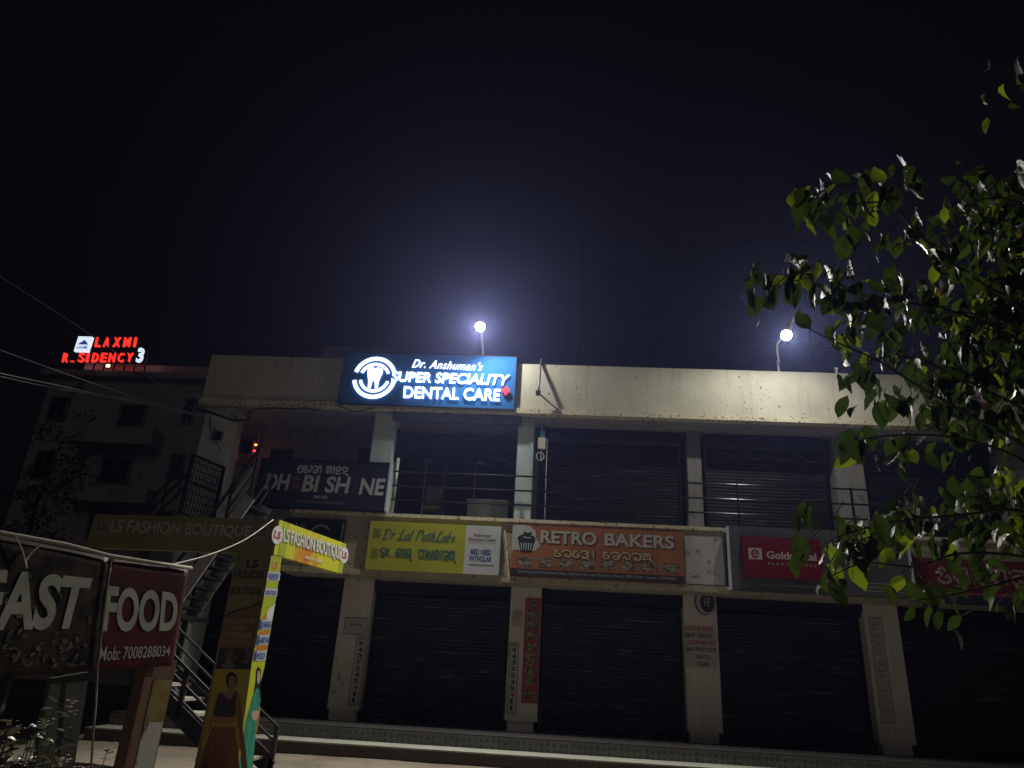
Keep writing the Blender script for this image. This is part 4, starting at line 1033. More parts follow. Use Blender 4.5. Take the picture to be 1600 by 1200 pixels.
shape(fpx, ((400, 800), (412, 830), (420, 960), (440, 1100), (452, 1240), (420, 1240), (405, 1050), (392, 900)), .0095, mat('dupatta_print', (.30, .15, .06), .5, scale=3, stretch=(6, 6, .5), var=.6), 'printed_dupatta', sm=False)
shape(fpx, ((285, 790), (345, 770), (350, 755), (370, 757), (372, 772), (405, 790), (415, 900), (418, 1000), (402, 1000), (388, 900), (372, 950), (270, 950), (262, 900), (248, 980), (228, 1010), (232, 980), (255, 880)), .0055, M_skin, 'printed_torso')
shape(fpx, ((288, 795), (305, 785), (330, 812), (360, 815), (378, 780), (392, 785), (382, 850), (376, 912), (266, 912), (272, 850)), .0075, M_top, 'printed_blouse')
shape(fpx, ((255, 975), (380, 975), (395, 1080), (405, 1240), (170, 1240), (215, 1080)), .0085, M_skirt, 'printed_skirt', sm=False)
# side print
b = MB(); b.fpoly(fsx, [fsx.px(*c4(x, y)) for x, y in ((578, 28), (636, 38), (602, 280), (545, 330), (518, 360))], .0025); b.build('side_lime_panel', M_bg, bt)
b = MB(); b.fpoly(fsx, [fsx.px(*c4(x, y)) for x, y in ((520, 362), (545, 332), (600, 286), (540, 640), (394, 1240), (385, 1240), (470, 620))], .0022); b.build('side_yellow_panel', M_sy, bt)
b = MB(); b.fpoly(fsx, [fsx.px(*c4(x, y)) for x, y in ((556, 335), (600, 288), (582, 385), (548, 385))], .0035); b.build('side_white_patch', M_wp, bt)
b = MB(); b.fpoly(fsx, [fsx.px(*c4(x, y)) for x, y in ((520, 380), (550, 335), (550, 385))], .003)
b.fpoly(fsx, [fsx.px(*c4(x, y)) for x, y in ((508, 445), (570, 440), (566, 468), (503, 470))], .003); b.fpoly(fsx, [fsx.px(*c4(x, y)) for x, y in ((495, 525), (560, 522), (556, 548), (490, 552))], .003)
b.build('side_orange_patch', flat('orange_print', (.55, .20, .04)), bt)
b = MB(); b.text(fsx, 'LS', px4(fsx, c4(580, 105), c4(610, 106), c4(614, 62), c4(584, 60)), .004, 0, .04); b.build('side_initials', flat('orange_print', (.55, .20, .04)), bt)
b = MB()
for y0, y1 in ((118, 168), (208, 252)):
    b.fpoly(fsx, [fsx.px(*c4(x, y)) for x, y in ((560 - (y0 - 118) * .16, y0), (628 - (y0 - 118) * .16, y0 + 4), (622 - (y1 - 168) * .16, y1), (552 - (y1 - 168) * .16, y1 - 3))], .003)
for y in (383, 468, 556):
    b.fpoly(fsx, [fsx.px(*c4(x + (383 - y) * .165, yy)) for x, yy in ((516, y), (580, y - 4), (574, y + 50), (508, y + 54))], .0045)
b.build('side_label_strips', flat('silver_blue_print', (.48, .55, .64)), bt)
b = MB()
for y in (383, 468, 556):
    b.fpoly(fsx, [fsx.px(*c4(x + (383 - y) * .165, yy)) for x, yy in ((514, y), (526, y), (519, y + 54), (506, y + 54))], .0052)
for s, y, w_ in (('LEHENGA', 383, 54), ('SAREE FALL', 468, 58), ('PICKO', 556, 46)):
    o_ = (383 - y) * .165
    b.text(fsx, s, px4(fsx, c4(520 + o_, y + 46), c4(520 + w_ + o_, y + 42), c4(526 + w_ + o_, y + 8), c4(527 + o_, y + 10)), .006, 0, .03, .1)
b.text(fsx, 'FASHION', px4(fsx, c4(558, 162), c4(612, 164), c4(618, 128), c4(564, 124)), .0045, 0, .03); b.text(fsx, 'BOUTIQUE', px4(fsx, c4(546, 248), c4(602, 250), c4(606, 222), c4(550, 220)), .0045, 0, .03)
b.build('side_blue_print', M_bp, bt)
shape(fsx, ((505, 640), (520, 660), (520, 700), (514, 760), (500, 790), (480, 840), (470, 880), (478, 800), (490, 720), (494, 660)), .004, M_hair, 'printed_hair')
shape(fsx, ((502, 665), (514, 668), (516, 700), (508, 735), (498, 720)), .006, flat('fair_skin_print', (.50, .42, .34)), 'printed_face')
shape(fsx, ((496, 760), (514, 765), (518, 830), (510, 870), (500, 940), (492, 1000), (470, 1240), (388, 1240), (415, 1080), (440, 920), (460, 860), (475, 800)), .005, M_teal, 'printed_saree', sm=False)
shape(fsx, ((468, 890), (500, 880), (503, 905), (490, 940), (468, 920)), .007, flat('fair_skin_print', (.50, .42, .34)), 'printed_waist')
shape(fsx, ((504, 880), (516, 860), (504, 960), (492, 1010)), .0065, flat('orange_print', (.55, .20, .04)), 'printed_sash')

# ------------------------------------------------------------------ food stall banner in the left foreground
TR3 = atd(296, 889, 6.6); zT = TR3.z
TL3 = atz(-60, 823, zT)
uB = Vector((TR3.x - TL3.x, TR3.y - TL3.y, 0))
fb = Fr((TL3.x, TL3.y, 0), uB, None)
def flexmat(name, c, v, sc):
    m = mat(name, c, .5, scale=sc, var_col=v, lo=.4, hi=.68, detail=5, bump=.25, bscale=2.2)
    nt = m.node_tree; b_ = nt.nodes['Principled BSDF']; b_.inputs['Specular IOR Level'].default_value = .08; src = b_.inputs['Base Color'].links[0].from_socket
    tr = nt.nodes.new('ShaderNodeBsdfTranslucent'); nt.links.new(src, tr.inputs[0])
    ms = nt.nodes.new('ShaderNodeMixShader'); ms.inputs[0].default_value = .12
    nt.links.new(b_.outputs[0], ms.inputs[1]); nt.links.new(tr.outputs[0], ms.inputs[2]); nt.links.new(ms.outputs[0], nt.nodes['Material Output'].inputs[0])
    return m
M_fl = flexmat('dark_food_flex', (.018, .017, .019), (.075, .055, .038), 6)
M_fr = flexmat('red_food_flex', (.095, .024, .023), (.035, .017, .019), 1.8)
M_fw = flexmat('white_food_print', (.42, .44, .40), (.28, .30, .26), 5)
t = thing('food_stall_banner', 'fast food banner stretched on wooden posts in the near left corner', 'banner', (TR3.x, TR3.y, 0))
def grid(fr, c, nu, nv, m_, nm, wav):
    BL, BR_, TR_, TL_ = [fr.px(*k) for k in c]
    b = MB(); vs = []
    for j in range(nv + 1):
        for i in range(nu + 1):
            x, y = i / nu, j / nv
            w0, w1, w2, w3 = (1 - x) * (1 - y), x * (1 - y), x * y, (1 - x) * y
            b.v.append(fr.p(BL[0] * w0 + BR_[0] * w1 + TR_[0] * w2 + TL_[0] * w3, BL[1] * w0 + BR_[1] * w1 + TR_[1] * w2 + TL_[1] * w3 + wav * .4 * math.sin(x * 9) * (1 - y),
                            wav * (math.sin(x * 7 + y * 2) * .3 + .25 * math.sin(y * 6 - x * 11)) - .006))
    for j in range(nv):
        for i in range(nu):
            a = j * (nu + 1) + i; b.f.append((a, a + 1, a + nu + 2, a + nu + 1)); b.m.append(0)
    o = b.build(nm, m_, t, True); s_ = o.modifiers.new('s', 'SOLIDIFY'); s_.thickness = .004; return o
grid(fb, ((-60, 1062), (150.5, 1048), (171, 871), (-60, 824)), 24, 10, M_fl, 'dark_panel', .006)
grid(fb, ((150.7, 1048), (269, 1041), (296, 889), (171.2, 871)), 16, 10, M_fr, 'red_panel', .006)
_r = random.Random(19)
_cols = [flat('sauce_print', (.075, .03, .012)), flat('noodle_print', (.10, .075, .035)), flat('herb_print', (.02, .032, .012)), flat('plate_print', (.085, .08, .075))]
b = MB()
for k in range(130):
    x_ = _r.uniform(-40, 140); y_ = _r.choice([_r.uniform(985, 1040), _r.uniform(880, 1040), _r.uniform(1000, 1040)])
    u_, v_ = fb.px(x_, y_); a_ = _r.uniform(0, 3.14); R1 = _r.uniform(.006, .03); R2 = R1 * _r.uniform(.2, .6)
    b.fpoly(fb, [(u_ + R1 * math.cos(q) * math.cos(a_) - R2 * math.sin(q) * math.sin(a_), v_ + R1 * math.cos(q) * math.sin(a_) + R2 * math.sin(q) * math.cos(a_)) for q in [i * .628 for i in range(10)]], .0005 + k * 1.5e-5, _r.randrange(4))
kind(b.build('food_print', _cols, t), 'stuff')
def c2(x, y): return (x / 2.857, 780 + y / 2.857)
b = MB()
b.text(fb, 'FAST', px4(fb, c2(-118, 590), c2(352, 580), c2(414, 350), c2(-72, 305)), .003, 0, .035)
b.text(fb, 'FOOD', px4(fb, c2(455, 592), c2(785, 590), c2(798, 418), c2(478, 383)), .003, 0, .035)
b.text(fb, 'Mob: 7008288034', px4(fb, c2(438, 724), c2(756, 700), c2(762, 653), c2(448, 660)), .003, 0, .008)
b.build('lettering', M_fw, t)
b = MB(); a_ = [fb.p(*fb.px(x, y), .02) for x, y in ((-60, 822), (0, 833), (100, 851), (170, 869), (240, 880), (297, 888))]
b.tube(a_, .018, 8); b.build('top_rod', mat('wooden_rod', (.20, .18, .14), .7), t, True)
b = MB(); b.tube([fb.p(*fb.px(x, y), .018) for x, y in ((172, 870), (165, 920), (157, 985), (150, 1045), (147, 1100), (143, 1150), (140, 1200), (138, 1230))], .009, 6)
b.build('seam_cord', mat('grey_cord', (.20, .18, .17), .8), t, True)
M_wood = mat('painted_post_wood', (.17, .09, .05), .75, scale=2, var_col=(.08, .045, .03), stretch=(6, 6, .6))
M_peel = mat('peeling_white_paint', (.40, .40, .37), .8, scale=5, var_col=(.05, .045, .04), lo=.5, hi=.58, stretch=(1, 1, .5)); M_peely = mat('peeling_yellow_paint', (.24, .19, .05), .8, scale=4, var=.6)
fpo = Fr(fb.p(0, 0, -.07), uB, fb.n)
def postpoly(px0, px1, ybot, ytop, dep, m_, nm, off=0):
    u0 = fpo.px(*px0)[0]; u1 = fpo.px(*px1)[0]
    b = MB(); b.fbox(fpo, u0, u1, ybot, ytop, -dep, off); return b.build(nm, m_, t)
pw = postpoly((212, 1120), (258, 1120), 0, fpo.px(240, 1030)[1], .13, M_wood, 'right_post')
u0 = fpo.px(227, 1120)[0]; u1 = fpo.px(256, 1120)[0]
z0 = fpo.px(240, 1062)[1]; z1 = fpo.px(235, 1128)[1]
b = MB(); b.fbox(fpo, u0, u1, z1, z0, .001, .006); b.build('yellow_paint', M_peely, t)
b = MB(); b.fbox(fpo, u0, u1, .05, z1 - .003, .001, .005); b.build('white_paint', M_peel, t)
b = MB(); pl_ = [fpo.px(x, y) for x, y in ((50, 1225), (112, 1225), (140, 1050), (80, 1060))]; b.prism(fpo, pl_, -.05, -.002)
b.build('slanted_plank', mat('mossy_plank', (.06, .065, .05), .8, scale=3, var=.5), t)
u0 = fpo.px(-40, 1120)[0]; b = MB(); b.fbox(fpo, u0, u0 + .09, 0, fpo.px(-30, 900)[1], -.1, -.03); b.build('left_post', M_wood, t)
b = MB(); b.fbox(fpo, u0, fpo.px(258, 1120)[0], fpo.px(200, 1035)[1], fpo.px(200, 1035)[1] + .06, -.11, -.135); b.build('cross_rail', M_wood, t)
# string from the hoarding to the banner, and ropes
def cord(pts, r, label, m_=None):
    single(MB().tube(catmull(pts, 8), r, 6), 'white_string', m_ or mat('pale_string', (.5, .48, .42), .8), label, 'string', 'pale strings', True)
s0 = ff.p(*ff.px(428, 813), .03); s2 = fb.p(*fb.px(262, 883), .02)
cord([s0, s0.lerp(s2, .35) + Vector((0, 0, -.10)), s0.lerp(s2, .7) + Vector((0, 0, -.08)), s2], .006, 'pale string from the yellow boutique corner to the food banner')
cord([fb.p(*fb.px(20, 838), .03), fb.p(*fb.px(30, 860), .035), fb.p(*fb.px(38, 888), .03)], .006, 'short pale string tied over the dark half of the food banner, left one')
cord([fb.p(*fb.px(62, 850), .03), fb.p(*fb.px(48, 860), .035), fb.p(*fb.px(36, 876), .03)], .006, 'short pale string tied over the dark half of the food banner, right one')

# ------------------------------------------------------------------ apartment block behind, with rooftop letters
YA = 22.0
M_apt = spotted('apartment_render', (.52, .44, .39), (.26, .21, .18), .62, .8)
M_apd = mat('apartment_glass', (.02, .02, .024), .25)
aw0 = at(45, 700, YA).x; aw1 = at(420, 700, YA).x; atp = at(160, 592, YA).z
ap = thing('apartment_block', 'dim brown apartment block with balconies beyond the shops', 'building', (aw0, YA, 0))
MB().box(aw0, aw1, YA, YA + 12, 0, atp).build('wall', M_apt, ap)
MB().box(aw0 - .4, aw1 + .4, YA - .5, YA + 12.4, atp, atp + .35).build('roof_cornice', M_apt, ap)
MB().box(aw0 + 1, aw1, YA + 1, YA + 1.2, atp + .35, atp + 1.4).build('roof_parapet', M_apt, ap)
for (x0, y0, x1, y1) in ((78, 622, 101, 655), (186, 634, 224, 664), (287, 625, 301, 661), (158, 716, 200, 754), (56, 706, 78, 745), (264, 712, 284, 746), (140, 800, 184, 840), (240, 800, 262, 838)):
    A_ = at(x0 + 6, y0, YA - .05); B_ = at(x1 - 3, y1, YA - .05)
    fw_ = MB(); fw_.box(A_.x - .12, B_.x + .12, YA - .1, YA - .002, B_.z - .12, A_.z + .12); o = fw_.build('window', mat('window_surround', (.20, .17, .15), .8), ap)
    pn = MB(); n_ = 2
    for k in range(n_):
        w_ = (B_.x - A_.x) / n_; pn.box(A_.x + w_ * k + .04, A_.x + w_ * (k + 1) - .04, YA - .125, YA - .102, B_.z, A_.z)
    pn.build('pane', M_apd, o)
for (x0, x1, yt, yb) in ((112, 234, 664, 694), (104, 224, 757, 786), (94, 212, 845, 872)):
    A_ = at(x0, yt, YA - 1.3); B_ = at(x1, yb, YA - 1.3)
    bl_ = MB(); bl_.box(A_.x, B_.x, YA - 1.3, YA - 1.15, B_.z, A_.z); bl_.box(A_.x, B_.x, YA - 1.15, YA - .002, B_.z, B_.z + .18); bl_.box(A_.x, A_.x + .15, YA - 1.15, YA - .003, B_.z + .18, A_.z); bl_.box(B_.x - .15, B_.x, YA - 1.15, YA - .003, B_.z + .18, A_.z)
    bl_.build('balcony', M_apt, ap)
fr = Fr((at(98, 560, YA - .2).x, YA - .2, atp + .35), (1, 0, 0), (0, -1, 0))
rs = thing('rooftop_sign', 'red glowing rooftop letters with white numeral and logo box', 'sign', (fr.O.x, fr.O.y, fr.O.z))
M_rg = emis('red_sign_glow', (1.0, .035, .02), 1.25); M_wg = emis('white_sign_glow', (.75, .85, 1.0), 1.0)
def rline(s, x0, x1, y, h, m_, bold=.012, nm='lettering'):
    b = MB(); q = px4(fr, (x0, y), (x1, y + (x1 - x0) * .004), (x1 + h * .22, y - h), (x0 + h * .22, y - h)); b.text(fr, s, q, 0, 0, bold, 0, .12); return b.build(nm, m_, rs)
for c, x in zip('LAXMI', (149, 162, 177, 193, 209)): rline(c, x, x + (3 if c == 'I' else 10 if c in 'XM' else 8), 542.5, 14.5, M_rg)
for c, x in zip('R', (98,)): rline(c, x, x + 8, 566.5, 14, M_rg)
for c, x in zip('SIDENCY', (122.5, 135, 144, 157, 170, 184, 197.5)): rline(c, x, x + (3 if c == 'I' else 9), 566.5, 14, M_rg)
b = MB(); u0, v0 = fr.px(111, 566); b.fbox(fr, u0, u0 + .2, v0, v0 + .06, 0, .1); b.build('dead_letter_edge', M_rg, rs)
rline('3', 213, 222.5, 567, 22.5, M_wg, .03, 'numeral')
A_ = fr.px(116, 549); B_ = fr.px(138, 549); H_ = fr.px(122, 526)[1]
bx_ = MB().fbox(fr, A_[0], B_[0], A_[1], H_, -.15, .05).build('logo_box', M_wg, rs)
cw = B_[0] - A_[0]; chh = H_ - A_[1]
b = MB(); b.fpoly(fr, [(A_[0] + cw * .12, A_[1] + chh * .45), (A_[0] + cw * .55, A_[1] + chh * .78), (A_[0] + cw * .9, A_[1] + chh * .45)], .056)
b.text(fr, 'LAXMI', (A_[0] + cw * .15, A_[1] + chh * .16, A_[0] + cw * .88, A_[1] + chh * .36), .056, 0, .03)
b.build('logo_print', emis('logo_blue', (.05, .12, .55), .35), rs)
b = MB()
u0 = fr.px(98, 566)[0]; u1 = fr.px(226, 566)[0]
for v in (fr.px(120, 567)[1] - .04, fr.px(120, 546)[1], fr.px(160, 543)[1] - .04): b.fbox(fr, u0, u1, v - .03, v, -.12, -.08)
for k in range(9): b.fbox(fr, u0 + (u1 - u0) * k / 8 - .03, u0 + (u1 - u0) * k / 8 + .03, -.01, fr.px(160, 543)[1] - .1, -.2, -.13)
b.build('support_frame', M_black, rs)
a = at(168, 571, YA - .6)
t = thing('roof_bulkhead_light', 'tiny warm light just under the red rooftop letters', 'lamp', a)
MB().box(a.x - .1, a.x + .1, a.y, a.y + .1, a.z - .08, a.z + .08).build('lens', emis('warm_bulb', (1.0, .7, .45), 2.2), t)
MB().box(a.x - .14, a.x + .14, a.y + .102, a.y + .2, a.z - .12, a.z + .12).build('case', M_black, t)
# rooftop room behind the parapet left of the dental sign, dark billboard frame
r0 = at(505, 541, 4.0); r1 = at(600, 560, 4.0)
tag(MB().box(r0.x, r0.x + 2.2, 4, 6, zpb + .2, r0.z).build('roof_room', M_grey), 'low grey roof room behind the parapet near the dental sign', 'roof room')
YB = 7.0
bb = thing('billboard_frame', 'dark empty billboard scaffold towering behind the shops', 'billboard', (at(905, 570, YB).x, YB, zpb))
M_bb = mat('rusty_billboard_steel', (.03, .028, .03), .7, .3); M_bs = mat('billboard_sheet', (.035, .035, .045), .85)
zt1 = at(1000, 372, YB).z; bx0 = at(908, 480, YB).x; bx1 = at(1420, 480, YB).x
for q, w_ in ((907, .18), (964, .06), (1031, .07), (1097, .2), (1178, .07), (1262, .08), (1340, .1), (1418, .18)):
    x = at(q, 480, YB).x; MB().box(x - w_ / 2, x + w_ / 2, YB - w_ / 2, YB + w_ / 2, 0, zt1).build('upright', M_bb, bb)
for q in (372, 418, 472, 530, 568):
    z = at(1000, q, YB).z; MB().box(bx0, bx1, YB + .02, YB + .08, z - .04, z + .04).build('cross_member', M_bb, bb)
MB().box(bx0, bx1, YB + .2, YB + .23, zpb + .5, zt1 - .05).build('sheet', M_bs, bb)

# ------------------------------------------------------------------ leaves
def leafmat(name, base, trans=.45, rough=.32, spec=.4):
    m = bpy.data.materials.new(name); m.use_nodes = True; nt = m.node_tree; b = nt.nodes['Principled BSDF']
    a = nt.nodes.new('ShaderNodeAttribute'); a.attribute_name = 'tint'
    tc = nt.nodes.new('ShaderNodeTexCoord'); n = nt.nodes.new('ShaderNodeTexNoise'); n.inputs['Scale'].default_value = 30
    nt.links.new(tc.outputs['Object'], n.inputs['Vector'])
    mx = nt.nodes.new('ShaderNodeMix'); mx.data_type = 'RGBA'; mx.blend_type = 'MULTIPLY'; mx.inputs['Factor'].default_value = .5
    nt.links.new(a.outputs['Color'], mx.inputs['A']); nt.links.new(n.outputs['Fac'], mx.inputs['B'])
    nt.links.new(mx.outputs['Result'], b.inputs['Base Color']); b.inputs['Roughness'].default_value = rough; b.inputs['Specular IOR Level'].default_value = spec
    tr = nt.nodes.new('ShaderNodeBsdfTranslucent')
    g = nt.nodes.new('ShaderNodeMix'); g.data_type = 'RGBA'; g.blend_type = 'MULTIPLY'; g.inputs['Factor'].default_value = 1; g.inputs['B'].default_value = (2.2, 2.1, .6, 1)
    nt.links.new(a.outputs['Color'], g.inputs['A']); nt.links.new(g.outputs['Result'], tr.inputs[0])
    ms = nt.nodes.new('ShaderNodeMixShader'); ms.inputs[0].default_value = trans
    nt.links.new(b.outputs[0], ms.inputs[1]); nt.links.new(tr.outputs[0], ms.inputs[2]); nt.links.new(ms.outputs[0], nt.nodes['Material Output'].inputs[0])
    return m
LEAF_PROF = ((0, .03), (.07, .26), (.16, .58), (.26, .84), (.38, .98), (.5, 1.0), (.62, .93), (.74, .74), (.85, .46), (.94, .18), (1, .0))
def add_leaf(mb, base, dirv, nrm, L, Wd, col, droop=.25, fold=.22):
    """pointed leaf with midrib fold and drooping tip"""
    d = dirv.normalized(); s = d.cross(nrm)
    if s.length < .01: s = d.cross(Vector((1, 0, .3)))
    s.normalize(); nn = s.cross(d).normalized()
    prof = LEAF_PROF if L > .1 else LEAF_PROF[::2] + ((1, .0),)
    b0 = len(mb.v); ph = base.x * 37 % 6.28; tw = math.sin(ph * 3) * .5
    for i, (t_, w_) in enumerate(prof):
        c = base + d * (L * t_) - nn * (droop * L * t_ * t_) + s * (L * .08 * math.sin(ph + 2.2 * t_))
        h = w_ * Wd / 2
        rib = (.10 if i % 2 else -.06) * h
        s2 = s * math.cos(tw * t_) + nn * math.sin(tw * t_); n2 = nn * math.cos(tw * t_) - s * math.sin(tw * t_)
        wv = .16 * h * math.sin(ph + 5 * t_)
        mb.v += [c - s2 * h + n2 * (fold * h + rib + wv), c, c + s2 * h + n2 * (fold * h + rib - wv)]
        mb.tint += [col] * 3
    for i in range(len(prof) - 1):
        a = b0 + 3 * i
        mb.f.append((a, a + 1, a + 4, a + 3)); mb.m.append(0); mb.f.append((a + 1, a + 2, a + 5, a + 4)); mb.m.append(0)
M_bark = mat('bark', (.06, .05, .04), .9, scale=8, var=.5)
M_leaf = leafmat('broad_leaf', None, .36, .48, .28)
rnd = random.Random(11)
tr_x = atd(1790, 1100, 4.6)
tree = thing('leafy_tree', 'broad leaved tree reaching in over the right side of the shops', 'tree', (tr_x.x, tr_x.y, 0))
crown = MB(); crown.tint = []
wood = MB()
T0 = Vector((tr_x.x, tr_x.y, 0)); T1 = atd(1760, 700, 4.5); T2 = atd(1700, 420, 4.4)
wood.tube(catmull([tuple(T0), tuple(T0.lerp(T1, .5) + Vector((.08, 0, 0))), tuple(T1), tuple(T2), tuple(atd(1650, 150, 4.4))], 6), .11, 10, 0, .03)
BRN = [
 ((1700, 760, 4.4), (1590, 690, 4.3), (1500, 640, 4.2), (1430, 600, 4.1), (1365, 560, 4.0), (1300, 532, 3.9), (1262, 512, 3.85)),
 ((1700, 700, 4.5), (1600, 640, 4.5), (1500, 590, 4.4), (1430, 560, 4.3), (1370, 560, 4.2), (1335, 580, 4.1)),
 ((1680, 560, 4.4), (1590, 480, 4.3), (1500, 420, 4.2), (1440, 370, 4.1), (1390, 320, 4.0), (1330, 320, 3.9), (1280, 330, 3.8)),
 ((1690, 600, 4.6), (1590, 530, 4.5), (1500, 490, 4.4), (1400, 470, 4.2), (1320, 455, 4.1), (1240, 440, 4.0), (1195, 445, 3.9)),
 ((1700, 800, 4.3), (1600, 720, 4.2), (1500, 685, 4.1), (1400, 680, 4.0), (1330, 690, 3.9)),
 ((1710, 860, 4.2), (1600, 800, 4.1), (1500, 805, 4.0), (1400, 815, 3.9), (1320, 835, 3.8), (1270, 860, 3.75)),
 ((1710, 900, 4.3), (1600, 870, 4.2), (1500, 865, 4.1), (1430, 885, 4.0), (1350, 880, 3.9), (1290, 905, 3.85)),
 ((1710, 920, 4.2), (1620, 900, 4.1), (1550, 915, 4.0), (1480, 930, 3.9), (1420, 940, 3.85)),
 ((1660, 380, 4.4), (1600, 320, 4.3), (1545, 310, 4.2), (1505, 325, 4.1)),
 ((1680, 180, 4.3), (1620, 130, 4.2), (1585, 140, 4.1)),
 ((1690, 560, 4.7), (1600, 440, 4.7), (1540, 390, 4.6), (1480, 350, 4.5)),
]
for B in BRN:
    P = catmull([tuple(atd(x, y, d)) for x, y, d in B], 6)
    wood.tube(P, .011, 6, 0, .003)
CL = [(1285,330,7),(1268,355,5),(1310,345,6),(1360,300,7),(1395,292,6),(1345,365,6),(1330,385,4),(1400,395,8),(1440,370,5),(1475,405,7),(1500,335,6),(1540,318,8),(1580,345,8),(1520,360,5),
 (1195,460,6),(1222,440,7),(1205,478,4),(1262,482,5),(1250,455,6),(1290,470,8),(1330,455,8),(1320,490,7),(1380,480,8),(1380,450,5),(1430,470,9),(1480,455,9),(1540,450,10),(1580,425,9),(1590,470,9),
 (1278,552,5),(1310,520,7),(1350,530,9),(1400,515,10),(1450,520,10),(1500,530,11),(1560,540,12),(1590,505,10),(1350,500,8),
 (1330,590,6),(1355,600,5),(1385,575,7),(1430,580,8),(1465,585,9),(1530,590,11),(1580,610,10),(1500,560,10),
 (1370,635,5),(1390,640,6),(1430,640,8),(1460,650,9),(1490,655,9),(1530,650,8),(1575,660,6),(1440,610,7),
 (1322,695,5),(1350,705,6),(1385,715,5),(1410,715,5),(1450,695,5),(1440,720,4),(1500,680,5),(1560,690,5),(1590,700,5),
 (1295,825,6),(1320,855,6),(1345,845,7),(1370,825,6),(1400,830,8),(1430,815,8),(1460,830,9),(1500,800,6),(1510,770,5),(1545,790,6),(1590,790,6),(1580,745,5),
 (1262,870,5),(1280,905,4),(1300,925,4),(1340,890,7),(1320,880,5),(1380,870,6),(1420,860,6),(1470,865,7),(1530,850,6),(1580,870,6),
 (1400,925,4),(1420,960,5),(1455,940,5),(1490,945,5),(1484,985,4),(1520,905,5),(1575,935,6),(1595,960,5),(1560,900,4),
 (1580,155,4),(1600,190,3),(1610,120,4),
 (1505,300,7),(1535,300,7),(1560,320,8),(1590,300,8),(1600,340,8),(1570,370,8),(1600,390,8),(1530,380,7),(1495,370,6),(1460,350,5),(1420,330,5),(1300,310,5),(1270,325,5),(1370,340,6),(1215,455,5),(1185,470,4),(1260,430,5),(1206,512,3)]
def tint(r):
    k = r.random()
    if k < .012: return (.11, .09, .012, 1)
    if k < .13: return (.085, .12, .017, 1)
    g_ = r.uniform(.7, 1.3)
    return (.015 * g_, .027 * g_, .011 * g_, 1)
_r = random.Random(77)
for _ in range(85):
    x_ = 1440 + 190 * math.sqrt(_r.random()); y_ = _r.choice([_r.uniform(360, 690), _r.uniform(430, 680), _r.uniform(470, 640), _r.uniform(760, 850)])
    CL.append((x_, y_, 6))
for (x, y, n_) in CL:
    dC = 3.75 + .9 * max(0, (x - 1250) / 350) + rnd.uniform(-.15, .3)
    for k in range(int(n_ * 1.15)):
        c = atd(x + rnd.gauss(0, 19), y - 24 + rnd.gauss(0, 14), dC + rnd.gauss(0, .12))
        if abs(x - 1232) < 62 and 470 < y < 560 and k % 3: continue
        az = rnd.uniform(0, 2 * math.pi)
        L = rnd.uniform(.10, .17) if rnd.random() < .78 else rnd.uniform(.05, .08)
        hang = rnd.uniform(.4, 3.2)
        dv = Vector((math.cos(az) - .25, math.sin(az), -hang))
        nr = Vector((rnd.gauss(0, .5), rnd.gauss(0, .5), 1.0))
        add_leaf(crown, c, dv, nr, L, L * rnd.uniform(.46, .66), tint(rnd), rnd.uniform(.05, .55), rnd.uniform(.05, .65))
        if rnd.random() < .35:
            wood.tube([c, c + Vector((rnd.uniform(.0, .1), rnd.uniform(-.03, .03), rnd.uniform(.02, .1)))], .003, 4)
wood.build('trunk', M_bark, tree, True)
crown.build('crown', M_leaf, tree, True)

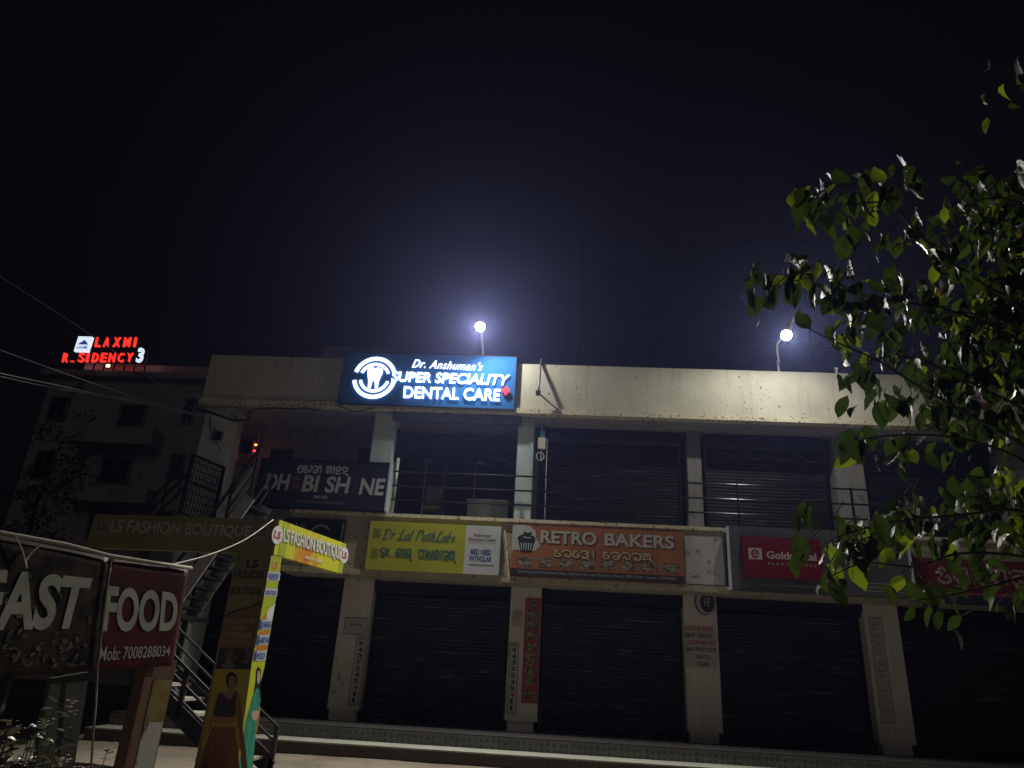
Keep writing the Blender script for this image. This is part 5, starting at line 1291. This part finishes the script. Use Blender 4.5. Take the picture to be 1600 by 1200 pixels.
# shrub in the lower left corner with tiny flowers
M_sl = leafmat('shrub_leaf', None, .12, .4)
def shrub(px, py, dep, n_, spread, label, hgt, seed, flowers=0):
    r = random.Random(seed)
    c0 = atd(px, py, dep); t = thing('flowering_shrub', label, 'shrub', (c0.x, c0.y, 0), 'shrubs at the foot of the stall')
    f = MB(); f.tint = []; s = MB(); fl = MB()
    for k in range(n_):
        a = r.uniform(0, 6.28); rr = spread * math.sqrt(r.random())
        top = Vector((c0.x + rr * math.cos(a), c0.y + rr * math.sin(a) * .7, c0.z + r.uniform(-.25, .16) * hgt))
        rt = Vector((c0.x + .25 * rr * math.cos(a), c0.y + .25 * rr * math.sin(a), 0))
        s.tube([rt, rt.lerp(top, .5) + Vector((0, 0, .03)), top], .006, 5, 0, .002)
        for j in range(13):
            q = rt.lerp(top, r.uniform(.45, 1.0))
            az = r.uniform(0, 6.28)
            add_leaf(f, q, Vector((math.cos(az), math.sin(az), r.uniform(-.2, .9))), Vector((r.gauss(0, .4), r.gauss(0, .4), 1)), r.uniform(.045, .085), r.uniform(.02, .034), (.11 * r.uniform(.6, 1.3), .125 * r.uniform(.6, 1.3), .095, 1))
        if k < flowers:
            for j in range(9):
                q = top + Vector((r.gauss(0, .022), r.gauss(0, .022), r.gauss(.02, .018)))
                for i in range(4):
                    az = 1.57 * i + r.random()
                    d = Vector((math.cos(az), math.sin(az), .4)) * .012; e_ = Vector((-math.sin(az), math.cos(az), 0)) * .006
                    fl.poly([q, q + d * .6 + e_, q + d, q + d * .6 - e_])
    s.build('stems', M_bark, t); f.build('foliage', M_sl, t, True)
    if flowers: fl.build('blossoms', flat('pale_pink_petal', (.55, .45, .46)), t)
shrub(30, 1140, 3.4, 46, .34, 'flowering shrub under the dark half of the food banner', 1.0, 5, 10)
shrub(132, 1195, 4.2, 12, .20, 'low shrub beside the hanging cord of the food banner', .6, 6, 2)
# dim tree between the apartments and the staircase
r = random.Random(21)
c0 = at(62, 770, 12.0)
t = thing('dim_tree', 'dim bushy tree in front of the apartment block', 'tree', (c0.x, 12, 0))
MB().tube([(c0.x, 12, 0), (c0.x + .1, 12, c0.z * .6), (c0.x, 12, c0.z)], .16, 8, 0, .05).build('trunk', M_bark, t)
f = MB(); f.tint = []
for k in range(80):
    cc = c0 + Vector((r.gauss(0, .8), r.gauss(0, .8), r.gauss(-.4, 1.6)))
    for j in range(26):
        q = cc + Vector((r.gauss(0, .26), r.gauss(0, .26), r.gauss(0, .2)))
        add_leaf(f, q, Vector((r.gauss(0, 1), r.gauss(0, 1), r.uniform(-1, .4))), Vector((r.gauss(0, .5), r.gauss(0, .5), 1)), r.uniform(.14, .24), r.uniform(.06, .1), (.03, .045, .02, 1))
f.build('crown', M_sl, t)

# ------------------------------------------------------------------ humid night air round the lamps
hz = MB().box(-60, 60, -40, 60, -1.0, 26)
hm = bpy.data.materials.new('night_air'); hm.use_nodes = True; nt = hm.node_tree
for n_ in list(nt.nodes):
    if n_.type == 'BSDF_PRINCIPLED': nt.nodes.remove(n_)
pv = nt.nodes.new('ShaderNodeVolumePrincipled')
pv.inputs['Color'].default_value = (.38, .44, 1.0, 1); pv.inputs['Density'].default_value = .00068; pv.inputs['Anisotropy'].default_value = .75
nt.links.new(pv.outputs[0], nt.nodes['Material Output'].inputs['Volume'])
kind(hz.build('haze', hm), 'stuff')

for o in bpy.data.objects:
    if '_o' in o.keys(): del o['_o']
